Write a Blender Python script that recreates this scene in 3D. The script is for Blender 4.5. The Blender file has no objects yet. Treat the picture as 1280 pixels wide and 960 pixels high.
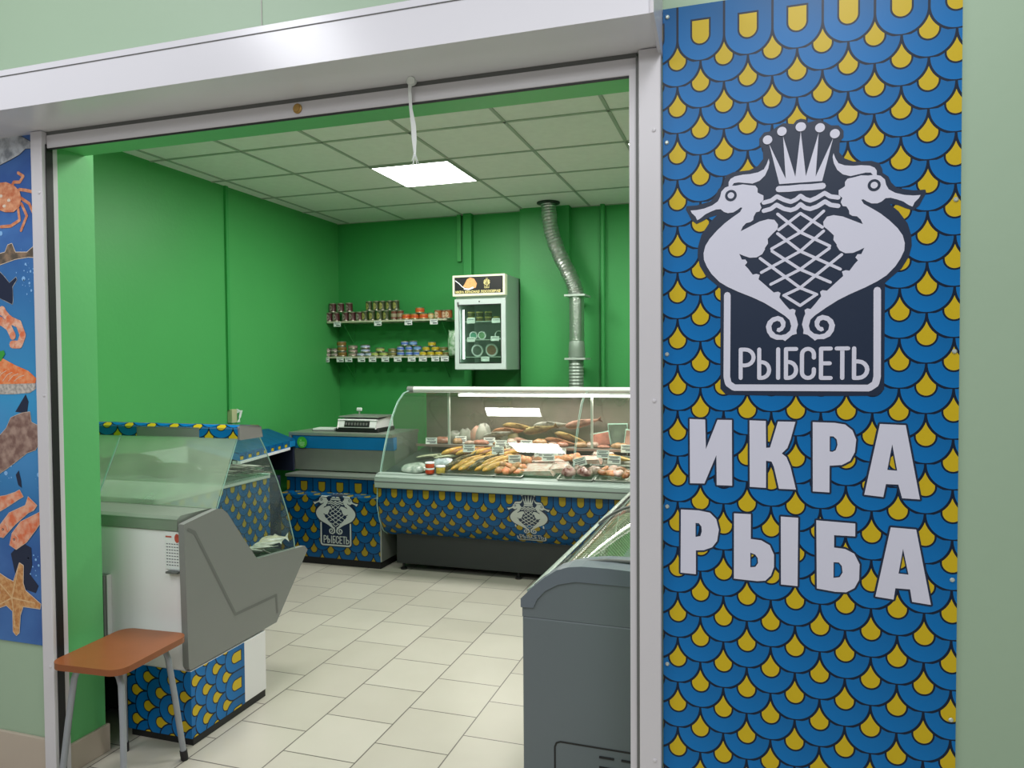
# Fish shop front seen from the hall.
DATA={'horse': [[0.128, 0.569], [0.146, 0.573], [0.164, 0.571], [0.178, 0.572], [0.192, 0.568], [0.202, 0.558], [0.205, 0.544], [0.211, 0.532], [0.226, 0.522], [0.247, 0.515], [0.268, 0.512], [0.284, 0.512], [0.28, 0.504], [0.271, 0.495], [0.266, 0.484], [0.258, 0.488], [0.244, 0.499], [0.23, 0.505], [0.216, 0.51], [0.204, 0.51], [0.195, 0.502], [0.185, 0.498], [0.171, 0.499], [0.16, 0.505], [0.152, 0.511], [0.147, 0.51], [0.153, 0.499], [0.171, 0.487], [0.192, 0.472], [0.213, 0.453], [0.232, 0.432], [0.244, 0.413], [0.249, 0.393], [0.248, 0.374], [0.24, 0.355], [0.228, 0.335], [0.207, 0.312], [0.186, 0.298], [0.157, 0.283], [0.121, 0.267], [0.092, 0.252], [0.063, 0.233], [0.037, 0.214], [0.026, 0.203], [0.022, 0.187], [0.025, 0.175], [0.035, 0.166], [0.048, 0.163], [0.061, 0.166], [0.07, 0.176], [0.072, 0.188], [0.067, 0.198], [0.057, 0.202], [0.05, 0.199], [0.047, 0.19], [0.05, 0.184], [0.057, 0.182], [0.059, 0.174], [0.052, 0.171], [0.043, 0.176], [0.037, 0.186], [0.036, 0.198], [0.043, 0.21], [0.055, 0.215], [0.07, 0.211], [0.081, 0.201], [0.086, 0.187], [0.083, 0.172], [0.074, 0.158], [0.059, 0.151], [0.043, 0.151], [0.037, 0.147], [0.033, 0.151], [0.019, 0.163], [0.008, 0.166], [0.009, 0.175], [0.005, 0.191], [0.009, 0.209], [0.013, 0.219], [0.011, 0.229], [0.018, 0.233], [0.026, 0.231], [0.037, 0.244], [0.052, 0.264], [0.049, 0.276], [0.055, 0.28], [0.066, 0.278], [0.089, 0.3], [0.105, 0.315], [0.102, 0.327], [0.111, 0.33], [0.12, 0.328], [0.132, 0.345], [0.14, 0.354], [0.134, 0.362], [0.139, 0.37], [0.148, 0.37], [0.155, 0.386], [0.143, 0.38], [0.128, 0.374], [0.11, 0.374], [0.096, 0.382], [0.089, 0.394], [0.089, 0.398], [0.081, 0.41], [0.082, 0.422], [0.07, 0.435], [0.057, 0.447], [0.056, 0.459], [0.065, 0.472], [0.081, 0.475], [0.103, 0.47], [0.128, 0.458], [0.151, 0.447], [0.146, 0.459], [0.137, 0.468], [0.126, 0.47], [0.119, 0.475], [0.118, 0.484], [0.112, 0.495], [0.103, 0.497], [0.098, 0.507], [0.102, 0.518], [0.093, 0.527], [0.093, 0.539], [0.102, 0.544], [0.108, 0.548], [0.108, 0.559], [0.114, 0.567]], 'crest': [[0.08, 0.636], [0.078, 0.626], [0.081, 0.61], [0.089, 0.592], [0.103, 0.579], [0.121, 0.573], [0.139, 0.576], [0.157, 0.579], [0.169, 0.578], [0.176, 0.569], [0.183, 0.569], [0.183, 0.582], [0.178, 0.59], [0.167, 0.596], [0.146, 0.599], [0.128, 0.599], [0.107, 0.602], [0.092, 0.609], [0.085, 0.622]], 'eye': [[0.177, 0.545], [0.192, 0.544], [0.186, 0.545]], 'crown': [[0.0, 0.701], [0.013, 0.582], [0.044, 0.692], [0.037, 0.579], [0.079, 0.675], [0.053, 0.566], [0.0, 0.566]], 'balls': [[0.001, 0.712], [0.047, 0.705], [0.083, 0.686], [0.013, 0.711]], 'band': [[0.0, 0.553], [0.029, 0.552], [0.054, 0.553]], 'wave': [[0.0, 0.531], [0.011, 0.522], [0.024, 0.517], [0.04, 0.523], [0.059, 0.534], [0.073, 0.524], [0.092, 0.52]], 'wave2': [[0.0, 0.509], [0.011, 0.499], [0.024, 0.495], [0.041, 0.5], [0.06, 0.512], [0.074, 0.502], [0.092, 0.498]], 'net': [[[0.0, 0.485], [0.054, 0.445]], [[0.0, 0.435], [0.057, 0.487]], [[0.0, 0.435], [0.072, 0.395]], [[0.0, 0.385], [0.057, 0.435]], [[0.0, 0.385], [0.098, 0.333]], [[0.0, 0.337], [0.071, 0.389]], [[0.0, 0.337], [0.074, 0.3]], [[0.0, 0.288], [0.101, 0.371]], [[0.0, 0.288], [0.041, 0.269]], [[0.0, 0.241], [0.037, 0.267]]], 'frame': [[0.186, 0.275], [0.187, 0.051], [0.183, 0.033], [0.168, 0.022], [0.0, 0.022]], 'back': [[0.0, 0.734], [0.011, 0.731], [0.018, 0.722], [0.044, 0.727], [0.061, 0.718], [0.074, 0.709], [0.092, 0.707], [0.104, 0.692], [0.104, 0.675], [0.095, 0.664], [0.094, 0.637], [0.107, 0.62], [0.128, 0.61], [0.171, 0.608], [0.189, 0.601], [0.196, 0.585], [0.197, 0.575], [0.21, 0.565], [0.217, 0.549], [0.23, 0.534], [0.268, 0.525], [0.295, 0.525], [0.297, 0.516], [0.289, 0.501], [0.282, 0.486], [0.268, 0.474], [0.251, 0.481], [0.234, 0.49], [0.213, 0.495], [0.234, 0.475], [0.255, 0.443], [0.264, 0.411], [0.265, 0.385], [0.259, 0.358], [0.242, 0.328], [0.217, 0.306], [0.204, 0.293], [0.204, 0.019], [0.189, 0.002], [0.0, 0.0]], 'small': [['Р', -0.156, -0.112], ['Ь', -0.108, -0.072], ['I', -0.063, -0.046], ['Б', -0.04, -0.004], ['С', 0.0, 0.04], ['Е', 0.047, 0.081], ['Т', 0.085, 0.123], ['Ь', 0.127, 0.169]], 'smallz': [0.043, 0.131], 'big': [[[[-0.155, 1.419], [-0.113, 1.418], [-0.111, 1.336], [-0.08, 1.418], [-0.042, 1.418], [-0.041, 1.237], [-0.082, 1.237], [-0.083, 1.32], [-0.115, 1.24], [-0.154, 1.239]], []], [[[0.004, 1.418], [0.046, 1.417], [0.047, 1.344], [0.057, 1.345], [0.077, 1.416], [0.121, 1.416], [0.109, 1.368], [0.101, 1.345], [0.087, 1.33], [0.099, 1.32], [0.109, 1.295], [0.123, 1.234], [0.08, 1.234], [0.067, 1.293], [0.061, 1.307], [0.047, 1.309], [0.047, 1.235], [0.005, 1.236]], []], [[[0.164, 1.416], [0.218, 1.415], [0.243, 1.411], [0.261, 1.396], [0.27, 1.372], [0.267, 1.339], [0.256, 1.316], [0.236, 1.304], [0.206, 1.301], [0.206, 1.23], [0.165, 1.231]], [[0.206, 1.379], [0.215, 1.379], [0.223, 1.371], [0.225, 1.357], [0.221, 1.343], [0.213, 1.338], [0.206, 1.339]]], [[[0.326, 1.414], [0.386, 1.412], [0.42, 1.222], [0.379, 1.223], [0.37, 1.258], [0.341, 1.258], [0.335, 1.224], [0.29, 1.228]], [[0.355, 1.362], [0.367, 1.294], [0.344, 1.295]]], [[[-0.179, 1.164], [-0.131, 1.164], [-0.1, 1.159], [-0.083, 1.142], [-0.076, 1.113], [-0.081, 1.081], [-0.094, 1.063], [-0.117, 1.053], [-0.138, 1.051], [-0.138, 0.984], [-0.18, 0.985]], [[-0.139, 1.128], [-0.13, 1.128], [-0.123, 1.119], [-0.122, 1.105], [-0.126, 1.092], [-0.139, 1.089]]], [[[-0.036, 1.161], [0.008, 1.161], [0.008, 1.093], [0.035, 1.091], [0.057, 1.079], [0.068, 1.054], [0.068, 1.02], [0.06, 0.996], [0.046, 0.981], [0.025, 0.978], [-0.036, 0.98]], [[0.007, 1.055], [0.019, 1.051], [0.026, 1.042], [0.027, 1.028], [0.02, 1.017], [0.007, 1.015]]], [[[0.085, 1.159], [0.129, 1.158], [0.128, 0.973], [0.086, 0.974]], []], [[[0.174, 1.154], [0.269, 1.151], [0.269, 1.117], [0.218, 1.117], [0.218, 1.084], [0.245, 1.082], [0.267, 1.071], [0.28, 1.044], [0.279, 1.003], [0.268, 0.98], [0.248, 0.967], [0.222, 0.966], [0.176, 0.971]], [[0.217, 1.045], [0.23, 1.045], [0.237, 1.036], [0.239, 1.019], [0.232, 1.006], [0.217, 1.003]]], [[[0.353, 1.146], [0.412, 1.144], [0.447, 0.952], [0.404, 0.956], [0.399, 0.988], [0.365, 0.988], [0.361, 0.958], [0.318, 0.962]], [[0.382, 1.092], [0.395, 1.026], [0.372, 1.027]]]], 'sea': {'fish_silver': [[-2.954, 2.579], [-2.815, 2.553], [-2.726, 2.515], [-2.667, 2.487], [-2.617, 2.449], [-2.566, 2.422], [-2.55, 2.407], [-2.55, 2.394], [-2.589, 2.397], [-2.619, 2.378], [-2.671, 2.361], [-2.732, 2.344], [-2.853, 2.366], [-2.975, 2.456]], 'crab_body': [[-2.773, 2.234], [-2.757, 2.263], [-2.726, 2.28], [-2.689, 2.28], [-2.652, 2.266], [-2.623, 2.242], [-2.614, 2.214], [-2.625, 2.181], [-2.656, 2.164], [-2.7, 2.167], [-2.737, 2.18], [-2.764, 2.202]], 'crab_legs': [[[-2.652, 2.277], [-2.622, 2.275], [-2.603, 2.295], [-2.629, 2.31]], [[-2.623, 2.247], [-2.594, 2.242], [-2.561, 2.234]], [[-2.617, 2.214], [-2.577, 2.191], [-2.558, 2.155]], [[-2.633, 2.176], [-2.627, 2.132], [-2.672, 2.113], [-2.722, 2.113]], [[-2.615, 2.192], [-2.59, 2.146], [-2.621, 2.093]], [[-2.749, 2.274], [-2.779, 2.298], [-2.77, 2.32]], [[-2.766, 2.225], [-2.812, 2.206], [-2.829, 2.162]], [[-2.737, 2.178], [-2.761, 2.141], [-2.8, 2.121]]], 'shark': [[-2.978, 1.954], [-2.835, 2.005], [-2.743, 2.009], [-2.705, 2.015], [-2.69, 2.042], [-2.67, 2.046], [-2.653, 2.012], [-2.594, 2.009], [-2.55, 2.036], [-2.553, 2.018], [-2.562, 2.007], [-2.551, 1.988], [-2.588, 1.992], [-2.654, 1.987], [-2.745, 1.967], [-2.837, 1.943]], 'orca': [[-2.867, 1.972], [-2.745, 1.95], [-2.716, 1.926], [-2.687, 1.897], [-2.653, 1.918], [-2.649, 1.909], [-2.672, 1.883], [-2.671, 1.83], [-2.675, 1.816], [-2.712, 1.831], [-2.749, 1.846], [-2.84, 1.869]], 'shrimp': [[[-2.728, 1.792], [-2.692, 1.758], [-2.645, 1.74], [-2.625, 1.697], [-2.643, 1.662], [-2.68, 1.663]], [[-2.79, 1.766], [-2.737, 1.753], [-2.696, 1.73], [-2.676, 1.696]]], 'steak': [[-2.896, 1.597], [-2.803, 1.617], [-2.727, 1.609], [-2.668, 1.584], [-2.602, 1.562], [-2.563, 1.534], [-2.567, 1.515], [-2.67, 1.512], [-2.76, 1.511], [-2.899, 1.517]], 'rind': [[-2.899, 1.517], [-2.76, 1.511], [-2.67, 1.512], [-2.567, 1.515], [-2.567, 1.493], [-2.597, 1.478], [-2.686, 1.472], [-2.901, 1.471]], 'herb': [[-2.795, 1.625], [-2.756, 1.636], [-2.723, 1.641], [-2.717, 1.627], [-2.739, 1.601], [-2.765, 1.591], [-2.796, 1.596]], 'squid': [[-2.924, 1.263], [-2.829, 1.294], [-2.768, 1.302], [-2.721, 1.342], [-2.697, 1.382], [-2.644, 1.4], [-2.599, 1.406], [-2.593, 1.367], [-2.55, 1.351], [-2.547, 1.301], [-2.575, 1.262], [-2.619, 1.249], [-2.665, 1.22], [-2.726, 1.184], [-2.773, 1.159], [-2.866, 1.132]], 'dark_triangle': [[-2.674, 1.405], [-2.619, 1.473], [-2.605, 1.445], [-2.614, 1.4]], 'small': [[-2.679, 1.163], [-2.663, 1.18], [-2.652, 1.141], [-2.65, 1.113], [-2.668, 1.124]], 'reda': [[-2.87, 1.029], [-2.776, 1.073], [-2.73, 1.081], [-2.684, 1.095], [-2.661, 1.105], [-2.643, 1.08], [-2.67, 1.067], [-2.716, 1.042], [-2.778, 1.011], [-2.856, 0.983]], 'redb': [[-2.781, 0.919], [-2.764, 0.966], [-2.717, 1.014], [-2.633, 1.047], [-2.617, 1.081], [-2.574, 1.05], [-2.589, 1.032], [-2.619, 1.019], [-2.688, 0.97], [-2.751, 0.915]], 'redc': [[-2.718, 0.889], [-2.704, 0.935], [-2.658, 0.983], [-2.597, 1.009], [-2.538, 1.035], [-2.554, 0.989], [-2.584, 0.954], [-2.63, 0.906], [-2.684, 0.874]], 'star': [[-2.67, 0.822], [-2.651, 0.814], [-2.654, 0.746], [-2.644, 0.718], [-2.567, 0.672], [-2.571, 0.654], [-2.657, 0.655], [-2.673, 0.619], [-2.681, 0.55], [-2.696, 0.539], [-2.711, 0.552], [-2.711, 0.632], [-2.744, 0.652], [-2.854, 0.613], [-2.856, 0.636], [-2.773, 0.696], [-2.78, 0.724], [-2.824, 0.778], [-2.809, 0.788], [-2.733, 0.756], [-2.703, 0.747]], 'dark_silhouette': [[-2.715, 0.855], [-2.66, 0.904], [-2.609, 0.885], [-2.607, 0.818], [-2.62, 0.783], [-2.577, 0.741], [-2.592, 0.712], [-2.651, 0.723], [-2.695, 0.777]], 'bub': [[-2.725, 2.088], [-2.603, 1.965], [-2.579, 1.937], [-2.615, 1.911], [-2.577, 1.865], [-2.586, 1.893], [-2.73, 1.167], [-2.703, 1.196], [-2.688, 1.208], [-2.563, 1.167], [-2.588, 0.841], [-2.574, 0.82]]}, 'zb': 1.485}
import bpy, bmesh, math, random, json
from mathutils import Vector, Matrix
from mathutils.geometry import tessellate_polygon
random.seed(7)
S=bpy.context.scene; COL=S.collection
PI=math.pi
# ------------------------------------------------------------------ mesh builder
class MB:
    def __init__(s): s.v=[];s.f=[];s.mi=[];s.uv=[];s.k=0
    def lift(s,b):
        """raise the flat piece that starts at vertex b by a hair, so overlapping pieces never share a plane"""
        s.k=(s.k+1)%97
        P=[Vector(p) for p in s.v[b:]]
        best=None
        for i in range(1,len(P)-1):
            n=(P[i]-P[0]).cross(P[i+1]-P[0])
            if best is None or n.length>best.length: best=n
        if best is None or best.length<1e-14: return
        n=best.normalized()
        if (abs(n.x)>.9 and n.x<0) or (abs(n.x)<=.9 and n.y>0): n=-n
        e=n*s.k*8e-6
        s.v[b:]=[tuple(p+e) for p in P]
    def face(s,idx,mi=0,uv=None): s.f.append(tuple(idx));s.mi.append(mi);s.uv.append(uv)
    def box(s,x0,x1,y0,y1,z0,z1,mi=0,M=None):
        b=len(s.v);P=[(x0,y0,z0),(x1,y0,z0),(x1,y1,z0),(x0,y1,z0),(x0,y0,z1),(x1,y0,z1),(x1,y1,z1),(x0,y1,z1)]
        if M: P=[tuple(M@Vector(p)) for p in P]
        s.v+=P
        for q in ((0,3,2,1),(4,5,6,7),(0,1,5,4),(1,2,6,5),(2,3,7,6),(3,0,4,7)): s.face([b+i for i in q],mi)
        return s
    def poly(s,pts,holes=(),fn=None,mi=0,uvf=None):
        """flat polygon (2D pts with holes) mapped to 3D by fn"""
        loops=[[Vector((p[0],p[1],0)) for p in pts]]+[[Vector((p[0],p[1],0)) for p in h] for h in holes]
        flat=[p for l in loops for p in l];b=len(s.v)
        s.v+=[tuple(fn(p.x,p.y)) for p in flat]
        for t in tessellate_polygon(loops):
            s.face([b+i for i in t],mi,[uvf(flat[i].x,flat[i].y) for i in t] if uvf else None)
        s.lift(b);return s
    def quad(s,a,b_,c,d,mi=0,uv=None):
        b=len(s.v);s.v+=[tuple(a),tuple(b_),tuple(c),tuple(d)];s.face([b,b+1,b+2,b+3],mi,uv);return s
    def prism(s,prof,a0,a1,fn,mi=0,caps=True,uv=None):
        """extrude closed 2D profile between a0 and a1; fn(p,q,a)->xyz"""
        b=len(s.v);n=len(prof)
        for a in (a0,a1): s.v+=[tuple(fn(p[0],p[1],a)) for p in prof]
        for i in range(n): j=(i+1)%n; s.face([b+i,b+j,b+n+j,b+n+i],mi)
        if caps:
            tr=tessellate_polygon([[Vector((p[0],p[1],0)) for p in prof]])
            for t in tr: s.face([b+i for i in t],mi);s.face([b+n+i for i in reversed(t)],mi)
        return s
    def sheet(s,prof,a0,a1,fn,mi=0,uvo=None):
        """open profile swept a0..a1, uv = (a, arclength-based v)"""
        b=len(s.v);n=len(prof)
        for a in (a0,a1): s.v+=[tuple(fn(p[0],p[1],a)) for p in prof]
        L=[0]
        for i in range(1,n): L.append(L[-1]+math.dist(prof[i],prof[i-1]))
        for i in range(n-1):
            s.face([b+i,b+n+i,b+n+i+1,b+i+1],mi,[(a0,-L[i]),(a1,-L[i]),(a1,-L[i+1]),(a0,-L[i+1])])
        return s
    def tube(s,path,r,n=10,mi=0,cap=True):
        b=len(s.v);P=[Vector(p) for p in path];m=len(P)
        rr=r if isinstance(r,(list,tuple)) else [r]*m
        up=Vector((0,0,1)); d0=(P[1]-P[0]).normalized()
        if abs(d0.dot(up))>.95: up=Vector((1,0,0))
        X=d0.cross(up).normalized()
        for i,p in enumerate(P):
            d=((P[min(i+1,m-1)]-P[max(i-1,0)])).normalized()
            X=(X-d*X.dot(d)).normalized();Y=d.cross(X)
            for k in range(n):
                a=2*PI*k/n;s.v.append(tuple(p+(X*math.cos(a)+Y*math.sin(a))*rr[i]))
        for i in range(m-1):
            for k in range(n):
                k2=(k+1)%n;s.face([b+i*n+k,b+i*n+k2,b+(i+1)*n+k2,b+(i+1)*n+k],mi)
        if cap:
            s.face([b+k for k in reversed(range(n))],mi);s.face([b+(m-1)*n+k for k in range(n)],mi)
        return s
    def lathe(s,prof,n=16,c=(0,0,0),mis=None,M=None,sx=1,sy=1):
        b=len(s.v);m=len(prof)
        for r,z in prof:
            for k in range(n):
                a=2*PI*k/n;p=Vector((c[0]+r*math.cos(a)*sx,c[1]+r*math.sin(a)*sy,c[2]+z))
                s.v.append(tuple(M@p if M else p))
        for i in range(m-1):
            for k in range(n):
                k2=(k+1)%n;s.face([b+i*n+k,b+i*n+k2,b+(i+1)*n+k2,b+(i+1)*n+k],mis[i] if mis else 0)
        s.face([b+k for k in reversed(range(n))],mis[0] if mis else 0);s.face([b+(m-1)*n+k for k in range(n)],mis[-1] if mis else 0)
        return s
    def stroke(s,pts,w,fn,mi=0,closed=False,cap=True,seg=8):
        """flat thick polyline with round joins"""
        q=list(pts)+([pts[0]] if closed else [])
        for a,c in zip(q[:-1],q[1:]):
            dx,dy=c[0]-a[0],c[1]-a[1];l=math.hypot(dx,dy)
            if l<1e-9: continue
            nx,ny=-dy/l*w/2,dx/l*w/2;b=len(s.v)
            s.v+=[tuple(fn(a[0]+nx,a[1]+ny)),tuple(fn(a[0]-nx,a[1]-ny)),tuple(fn(c[0]-nx,c[1]-ny)),tuple(fn(c[0]+nx,c[1]+ny))]
            s.face([b,b+1,b+2,b+3],mi);s.lift(b)
        for i,a in enumerate(q[:-1] if closed else q):
            if not cap and i in (0,len(q)-1): continue
            s.disc(a,w/2,fn,mi,seg)
        return s
    def disc(s,c,r,fn,mi=0,seg=16,ry=None):
        b=len(s.v);ry=ry or r
        for k in range(seg): a=2*PI*k/seg;s.v.append(tuple(fn(c[0]+r*math.cos(a),c[1]+ry*math.sin(a))))
        s.face(range(b,b+seg),mi);s.lift(b);return s
    def build(s,name,mats,parent=None,smooth=0,bevel=0,loc=None):
        me=bpy.data.meshes.new(name);me.from_pydata(s.v,[],s.f)
        if not isinstance(mats,(list,tuple)): mats=[mats]
        for m in mats: me.materials.append(m)
        for p,mi in zip(me.polygons,s.mi): p.material_index=mi
        if any(u for u in s.uv):
            ul=me.uv_layers.new(name='UVMap')
            for p,u in zip(me.polygons,s.uv):
                if u:
                    for li,q in zip(p.loop_indices,u): ul.data[li].uv=q
        me.update()
        if smooth:
            me.shade_smooth();me.set_sharp_from_angle(angle=math.radians(smooth))
        o=bpy.data.objects.new(name,me);COL.objects.link(o)
        if parent is not None:
            o.parent=parent
            o.matrix_parent_inverse=Matrix.LocRotScale(parent.location,parent.rotation_euler,None).inverted() if parent.type=='EMPTY' and parent.get('abs') else Matrix()
        if loc: o.location=loc
        if bevel:
            m=o.modifiers.new('Bevel','BEVEL');m.width=bevel;m.segments=2;m.limit_method='ANGLE'
        return o
def tag(o,label,cat,group=None):
    o['label']=label;o['category']=cat
    if group:o['group']=group
    return o
def thing(name,label,cat,loc=(0,0,0),rz=0,group=None,world=False):
    """Empty at the base of a thing. world=True: its parts are given in world coordinates."""
    o=bpy.data.objects.new(name,None);COL.objects.link(o);o.location=loc;o.rotation_euler=(0,0,rz);o.empty_display_size=.05
    tag(o,label,cat,group)
    if world:o['abs']=1
    return o
def struct(o): o['kind']='structure';return o
def dup(root,loc,rz=0,label=None,rot=None,scale=None):
    r=root.copy();COL.objects.link(r);r.location=loc;r.rotation_euler=rot or (0,0,rz)
    if scale:r.scale=(scale,)*3 if isinstance(scale,(int,float)) else scale
    if label:r['label']=label
    for ch in root.children:
        c=ch.copy();COL.objects.link(c);c.parent=r
    return r
# ------------------------------------------------------------------ materials
def srgb(r,g,b):
    f=lambda c:((c/255+.055)/1.055)**2.4 if c>10 else c/255/12.92
    return (f(r),f(g),f(b),1)
def newmat(name):
    m=bpy.data.materials.new(name);m.use_nodes=True;nt=m.node_tree;nt.nodes.clear()
    out=nt.nodes.new('ShaderNodeOutputMaterial');bs=nt.nodes.new('ShaderNodeBsdfPrincipled');nt.links.new(bs.outputs[0],out.inputs[0])
    return m,nt,bs,out
def mat(name,col,rough=.5,metal=0,var=.08,scale=6,bump=0,spec=.5,emit=0,bscale=None):
    m,nt,bs,out=newmat(name);N=nt.nodes;L=nt.links
    tc=N.new('ShaderNodeTexCoord');no=N.new('ShaderNodeTexNoise');no.inputs['Scale'].default_value=scale;no.inputs['Detail'].default_value=3
    L.new(tc.outputs['Object'],no.inputs['Vector'])
    mx=N.new('ShaderNodeMix');mx.data_type='RGBA';L.new(no.outputs[0],mx.inputs[0])
    mx.inputs[6].default_value=[c*(1-var) for c in col[:3]]+[1];mx.inputs[7].default_value=[min(1,c*(1+var)) for c in col[:3]]+[1]
    L.new(mx.outputs[2],bs.inputs['Base Color']);bs.inputs['Roughness'].default_value=rough;bs.inputs['Metallic'].default_value=metal
    bs.inputs['Specular IOR Level'].default_value=spec
    if emit:
        L.new(mx.outputs[2],bs.inputs['Emission Color']);bs.inputs['Emission Strength'].default_value=emit
    if bump:
        n2=N.new('ShaderNodeTexNoise');n2.inputs['Scale'].default_value=bscale or scale*10;L.new(tc.outputs['Object'],n2.inputs['Vector'])
        bp=N.new('ShaderNodeBump');bp.inputs['Strength'].default_value=bump;bp.inputs['Distance'].default_value=.01
        L.new(n2.outputs[0],bp.inputs['Height']);L.new(bp.outputs[0],bs.inputs['Normal'])
    return m
def emis(name,col,st):
    m,nt,bs,out=newmat(name);e=nt.nodes.new('ShaderNodeEmission');e.inputs[0].default_value=col;e.inputs[1].default_value=st
    nt.links.new(e.outputs[0],out.inputs[0]);return m
def glass(name,tint=(.9,.97,.93,1),haze=.03,refl=1.0,hazecol=(.55,.7,.6,1),rough=.02):
    m,nt,bs,out=newmat(name);N=nt.nodes;L=nt.links
    tr=N.new('ShaderNodeBsdfTransparent');tr.inputs[0].default_value=tint
    gl=N.new('ShaderNodeBsdfGlossy');gl.inputs['Roughness'].default_value=rough
    df=N.new('ShaderNodeBsdfDiffuse');df.inputs[0].default_value=hazecol
    fr=N.new('ShaderNodeFresnel');ge=N.new('ShaderNodeNewGeometry')
    L.new((E(nt,ge.outputs['Backfacing'])*(1/1.5-1.5)+1.5).o,fr.inputs[0])
    ml=N.new('ShaderNodeMath');ml.operation='MULTIPLY';ml.inputs[1].default_value=refl;L.new(fr.outputs[0],ml.inputs[0])
    m1=N.new('ShaderNodeMixShader');m1.inputs[0].default_value=haze;L.new(tr.outputs[0],m1.inputs[1])
    tl=N.new('ShaderNodeBsdfTranslucent');tl.inputs[0].default_value=hazecol;mh=N.new('ShaderNodeMixShader');mh.inputs[0].default_value=.5
    L.new(df.outputs[0],mh.inputs[1]);L.new(tl.outputs[0],mh.inputs[2]);L.new(mh.outputs[0],m1.inputs[2])
    if haze>.15:
        tc=N.new('ShaderNodeTexCoord');no=N.new('ShaderNodeTexNoise');no.inputs['Scale'].default_value=3;L.new(tc.outputs['Object'],no.inputs['Vector'])
        mr=N.new('ShaderNodeMapRange');mr.inputs[1].default_value=.3;mr.inputs[2].default_value=.7;mr.inputs[3].default_value=haze*.6;mr.inputs[4].default_value=haze*1.35
        L.new(no.outputs[0],mr.inputs[0]);L.new(mr.outputs[0],m1.inputs[0])
    m2=N.new('ShaderNodeMixShader');L.new(ml.outputs[0],m2.inputs[0]);L.new(m1.outputs[0],m2.inputs[1]);L.new(gl.outputs[0],m2.inputs[2])
    L.new(m2.outputs[0],out.inputs[0]);return m
class E:
    """tiny expression helper for math nodes"""
    def __init__(s,nt,o): s.nt=nt;s.o=o
    def _m(s,op,*a):
        n=s.nt.nodes.new('ShaderNodeMath');n.operation=op
        for i,x in enumerate((s,)+a):
            if isinstance(x,E): s.nt.links.new(x.o,n.inputs[i])
            else: n.inputs[i].default_value=x
        return E(s.nt,n.outputs[0])
    def __add__(s,b): return s._m('ADD',b)
    def __sub__(s,b): return s._m('SUBTRACT',b)
    def __mul__(s,b): return s._m('MULTIPLY',b)
    def __truediv__(s,b): return s._m('DIVIDE',b)
    def floor(s): return s._m('FLOOR')
    def mod(s,b): return s._m('FLOORED_MODULO',b)
    def min(s,b): return s._m('MINIMUM',b)
    def max(s,b): return s._m('MAXIMUM',b)
    def abs(s): return s._m('ABSOLUTE')
    def sqrt(s): return s._m('SQRT')
    def lt(s,b): return s._m('LESS_THAN',b)
    def gt(s,b): return s._m('GREATER_THAN',b)
def mixcol(nt,fac,a,b):
    n=nt.nodes.new('ShaderNodeMix');n.data_type='RGBA';nt.links.new(fac.o,n.inputs[0])
    for i,x in ((6,a),(7,b)):
        if isinstance(x,tuple): n.inputs[i].default_value=x
        else: nt.links.new(x,n.inputs[i])
    return n.outputs[2]
def scale_mat(name,a,b,u0,v0,rough=.35,dim=1.0,rot=0):
    """blue fish scales with yellow drops; UV in metres; v0 = height of the centres of the top row"""
    m,nt,bs,out=newmat(name);N=nt.nodes;L=nt.links
    uv=N.new('ShaderNodeUVMap');uv.uv_map='UVMap';sp=N.new('ShaderNodeSeparateXYZ');L.new(uv.outputs[0],sp.inputs[0])
    U=(E(nt,sp.outputs[0])-u0)/a; V=(E(nt,sp.outputs[1])-v0)/b
    vc=V.min(0.0);fy=vc.floor();t=vc-fy
    dx1=(U-fy).mod(2.0)-1.0; dx0=(U-fy+1.0).mod(2.0)-1.0
    s1=t-1.0
    d1=(dx1*dx1+s1*s1).sqrt();d0=(dx0*dx0+t*t).sqrt()
    ok1=fy.lt(-.5);v1=d1.lt(1.0)*ok1
    w=.05
    line=((d1-1.0).abs().lt(w)*ok1).max(dx0.abs().gt(1-w)*V.gt(0.0))
    inv=v1*-1.0+1.0
    row=fy+v1;lx=dx1*v1+dx0*inv;ly=V-row
    top=row.gt(-.5);lyc=ly.min(.1)
    q0=lyc-.1;q=(lx*lx+q0*q0).sqrt()
    cut1=(top*ly.gt(.72))*-1.0+1.0;cut2=(top*ly.gt(.80))*-1.0+1.0
    yel=q.lt(.36)*cut1;ring=q.lt(.435)*cut2
    dark=line.max(ring)
    # cusp narrowing: outline of the upper neighbours stays visible over the drop
    yel=yel*(line*-1.0+1.0)
    g=(ly*.35+lx*.18+.35).max(0.0).min(1.0)
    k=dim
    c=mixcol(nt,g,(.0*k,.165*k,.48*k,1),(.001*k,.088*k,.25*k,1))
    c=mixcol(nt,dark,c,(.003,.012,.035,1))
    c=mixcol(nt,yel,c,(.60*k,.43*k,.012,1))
    L.new(c,bs.inputs['Base Color']);bs.inputs['Roughness'].default_value=rough;bs.inputs['Specular IOR Level'].default_value=.3
    return m
SC=lambda *a:srgb(*a)
M={}
M['wall_green']=mat('green wall paint',(.068,.37,.098,1),.45,var=.08,scale=1.6,bump=.08,bscale=35)
M['wall_dark']=mat('shaded green wall paint',(.043,.32,.078,1),.5,var=.1,scale=1.5,bump=.08,bscale=35)  # the wall green again, with the dimmer light at the back put into the colour
M['reveal']=mat('reveal green with bounce light',(.12,.48,.16,1),.4,var=.04,scale=3,bump=.05,bscale=40)  # lighter than the walls: light bounced off the floor is put into the colour
M['pale']=mat('pale green hall wall',(.36,.49,.35,1),.5,var=.04,scale=1.2,bump=.05,bscale=30)
M['white_metal']=mat('white painted metal',(.64,.62,.65,1),.3,var=.02,scale=4)
M['box_metal']=mat('white shutter box metal',(.73,.72,.77,1),.22,var=.02,scale=3)
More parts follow.
